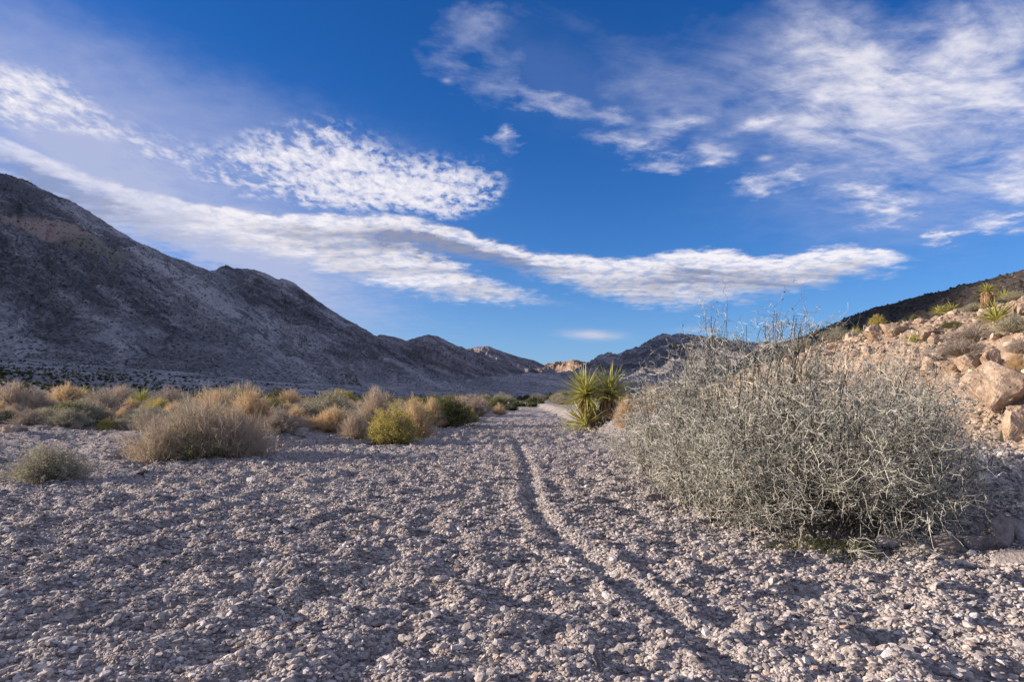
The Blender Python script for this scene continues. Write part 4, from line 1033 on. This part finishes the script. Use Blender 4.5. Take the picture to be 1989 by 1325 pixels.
prock(1735, hit(1735, 652), 56, 36, 'dark-sided boulder beside the small yucca', 5)
prock(1805, hit(1805, 650), 44, 26, 'tan boulder right of the small yucca', 0)
prock(1655, hit(1655, 660), 36, 24, 'pale boulder at the left end of the slope crest', 4)
prock(1985, hit(1985, 612), 40, 36, 'pale boulder on the slope behind the largest slope yucca', 3)
for k in range(170):
    y = random.uniform(10.5, 46); x = float(np.interp(y, toe_y, toe_x))+random.uniform(0.2, 20)*random.uniform(0.4, 1)
    if x > 0.76*y: continue
    w = random.uniform(0.10, 0.34)*(1.3 if y > 25 else 1)
    o = rock('boulder', ROCKS, k, x, y, (w, w*random.uniform(0.7, 1), w*random.uniform(0.6, 0.9)), M_BOULDER, 'tan rock', group='tan rocks on the slope', category='rock', sink=0.42)
    crowd(o, 'larger tan rock' if w > (0.31 if y > 25 else 0.24) else 'smaller tan rock', x, y, (14, 19, 25, 32, 39), 'the tan slope')
# shaded rock ledge at the foot of the bank
for k, (px, d, w_, h_, lab) in enumerate([(1845, 5.35, 70, 46, 'leftmost block of the grey rock ledge under the bank'), (1893, 5.40, 74, 58, 'cracked block in the middle of the grey rock ledge'), (1940, 5.45, 66, 66, 'tall block of the grey rock ledge'), (1984, 5.5, 66, 62, 'rightmost block of the grey rock ledge'),
                               (1985, 4.75, 110, 56, 'sloping grey rock in the lower right in front of the ledge')]):
    prock(px, d, w_*1.15, h_*1.3, lab, k, M_GREYROCK, sink=0.4)
# stones on the left
def pst(px, py, wpx, hpx, lab, mat=M_STONE, i=0, zg=0.0):
    x, y = gp(px, py, zg); w = wpx*y/F/2
    return rock('stone', SMALLR, i, x, y, (w, w*0.9, hpx*y/F/2*1.5), mat, lab, sink=0.2, category='stone', tilt=0.12)
prock(585, 17.0, 40, 24, 'rounded pale boulder on the left bank beside the grey bush', 2, M_GREYROCK, sink=0.3)
prock(625, 19.5, 46, 26, 'flatter pale boulder behind the rounded one on the left bank', 5, M_GREYROCK, sink=0.3)
prock(575, 24.0, 34, 18, 'small pale boulder between dry bushes on the left bank', 1, M_GREYROCK, sink=0.3)
prock(120, 19.0, 40, 22, 'brownish rock among bushes at the left', 0, M_BOULDER, sink=0.3)
prock(150, 18.0, 30, 20, 'tan rock next to the grey bush at the left', 3, M_BOULDER, sink=0.3)
prock(198, 16.3, 24, 12, 'pale flat stone at the foot of the grey bush at left', 4, M_GREYROCK, sink=0.3)
prock(25, 15.5, 60, 26, 'brown rocks under the brown bush at the left edge', 6, M_BOULDER, sink=0.3)
pst(276, 930, 26, 14, 'dark flat stone on the gravel right of the small seed-headed bush', M_DARKST, 1)
pst(362, 918, 14, 11, 'small tan stone on the gravel below the mounded bush', M_STONE, 2)
pst(516, 907, 20, 8, 'flat white stone right of the mounded bush', M_WHITE, 3)
pst(490, 942, 26, 13, 'white pointed stone on the left gravel', M_WHITE, 0)
pst(105, 948, 16, 7, 'small flat white stone below the seed-headed bush', M_WHITE, 2)
pst(5, 1172, 24, 18, 'white blocky stone at the left edge of the photo', M_WHITE, 4)
pst(860, 1143, 36, 14, 'flat bluish slab stone left of the track', M_STONE, 5)
pst(893, 1134, 28, 12, 'second flat bluish slab stone left of the track', M_STONE, 3)
pst(1022, 1068, 24, 12, 'white flat stone left of the track bend', M_WHITE, 1)
pst(1280, 1198, 20, 14, 'pale angular stone on the rim of the track', M_WHITE, 2)
pst(1350, 1196, 20, 12, 'pale stone right of the angular one near the track', M_STONE, 0)
pst(1625, 1128, 14, 16, 'upright pale stone below the thorn bush', M_WHITE, 5)
pst(1703, 1163, 24, 16, 'grey-tan stone below the thorn bush, larger of two', M_STONE, 1)
pst(1737, 1172, 20, 14, 'pale round stone right of the grey-tan one below the thorn bush', M_WHITE, 4)
pst(1643, 1097, 14, 10, 'small blue-grey stone under the thorn bush', M_STONE, 3)
pst(572, 1310, 26, 18, 'tan stone near the bottom edge at left', M_STONE, 2)
pst(1170, 942, 16, 10, 'white stone right of the narrow track far up the wash', M_WHITE, 0)
pst(1140, 860, 10, 6, 'tiny pale stone near the yucca', M_WHITE, 2)
pst(1320, 1052, 20, 12, 'pale stone on the gravel left of the thorn bush foot', M_STONE, 5)
for k in range(150):
    d = random.uniform(2.9, 12); ax = random.uniform(-38, 38); x, y = d*math.sin(R(ax)), d*math.cos(R(ax))
    if 1.4 < x < 5 and y > 5: continue
    s = random.uniform(0.018, 0.036)*(1+d/22)
    wh = random.random() < 0.2
    o = rock('stone', SMALLR, k, x, y, (s, s*random.uniform(0.7, 1), s*random.uniform(0.6, 0.9)), M_WHITE if wh else M_STONE, 'loose stone', sink=0.25, group='loose stones on the gravel bed', category='stone')

    crowd(o, 'white loose stone' if wh else 'grey-tan loose stone', x, y, (3.8, 4.8, 6.0, 7.5, 9.5), 'the gravel bed')
# weeds under the thorn bush
def weeds():
    n = 1500; c = np.array([[2.5, 5.3], [2.75, 5.4], [2.35, 5.35], [3.1, 5.25], [3.75, 5.1], [3.5, 4.95]])[rng.choice(6, n, p=[.4, .25, .15, .1, .05, .05])]
    x = c[:, 0]+rng.normal(0, 0.26, n); y = c[:, 1]+rng.normal(0, 0.15, n); z = ground_z(x, y)
    d = np.stack([rng.normal(0, 0.5, n), rng.normal(0, 0.5, n), np.ones(n)], -1); L = rng.uniform(0.02, 0.11, n)*np.where(x < 2.8, 1.0, 0.4)
    s = np.stack([x, y, z-0.005], -1); P = np.stack([s, s+unit(d)*L[:, None]*0.6, s+unit(d+rng.normal(0, 0.5, (n, 3)))*L[:, None]], 1)
    c1, q1 = ribbons(P, np.full(n, 0.004)); me = mesh_np('weeds', c1, q1)
    link('weeds', me, M_MOSS, kind='stuff', label='green weeds growing under the foot of the thorn bush', category='weeds')
weeds()
name_crowd()
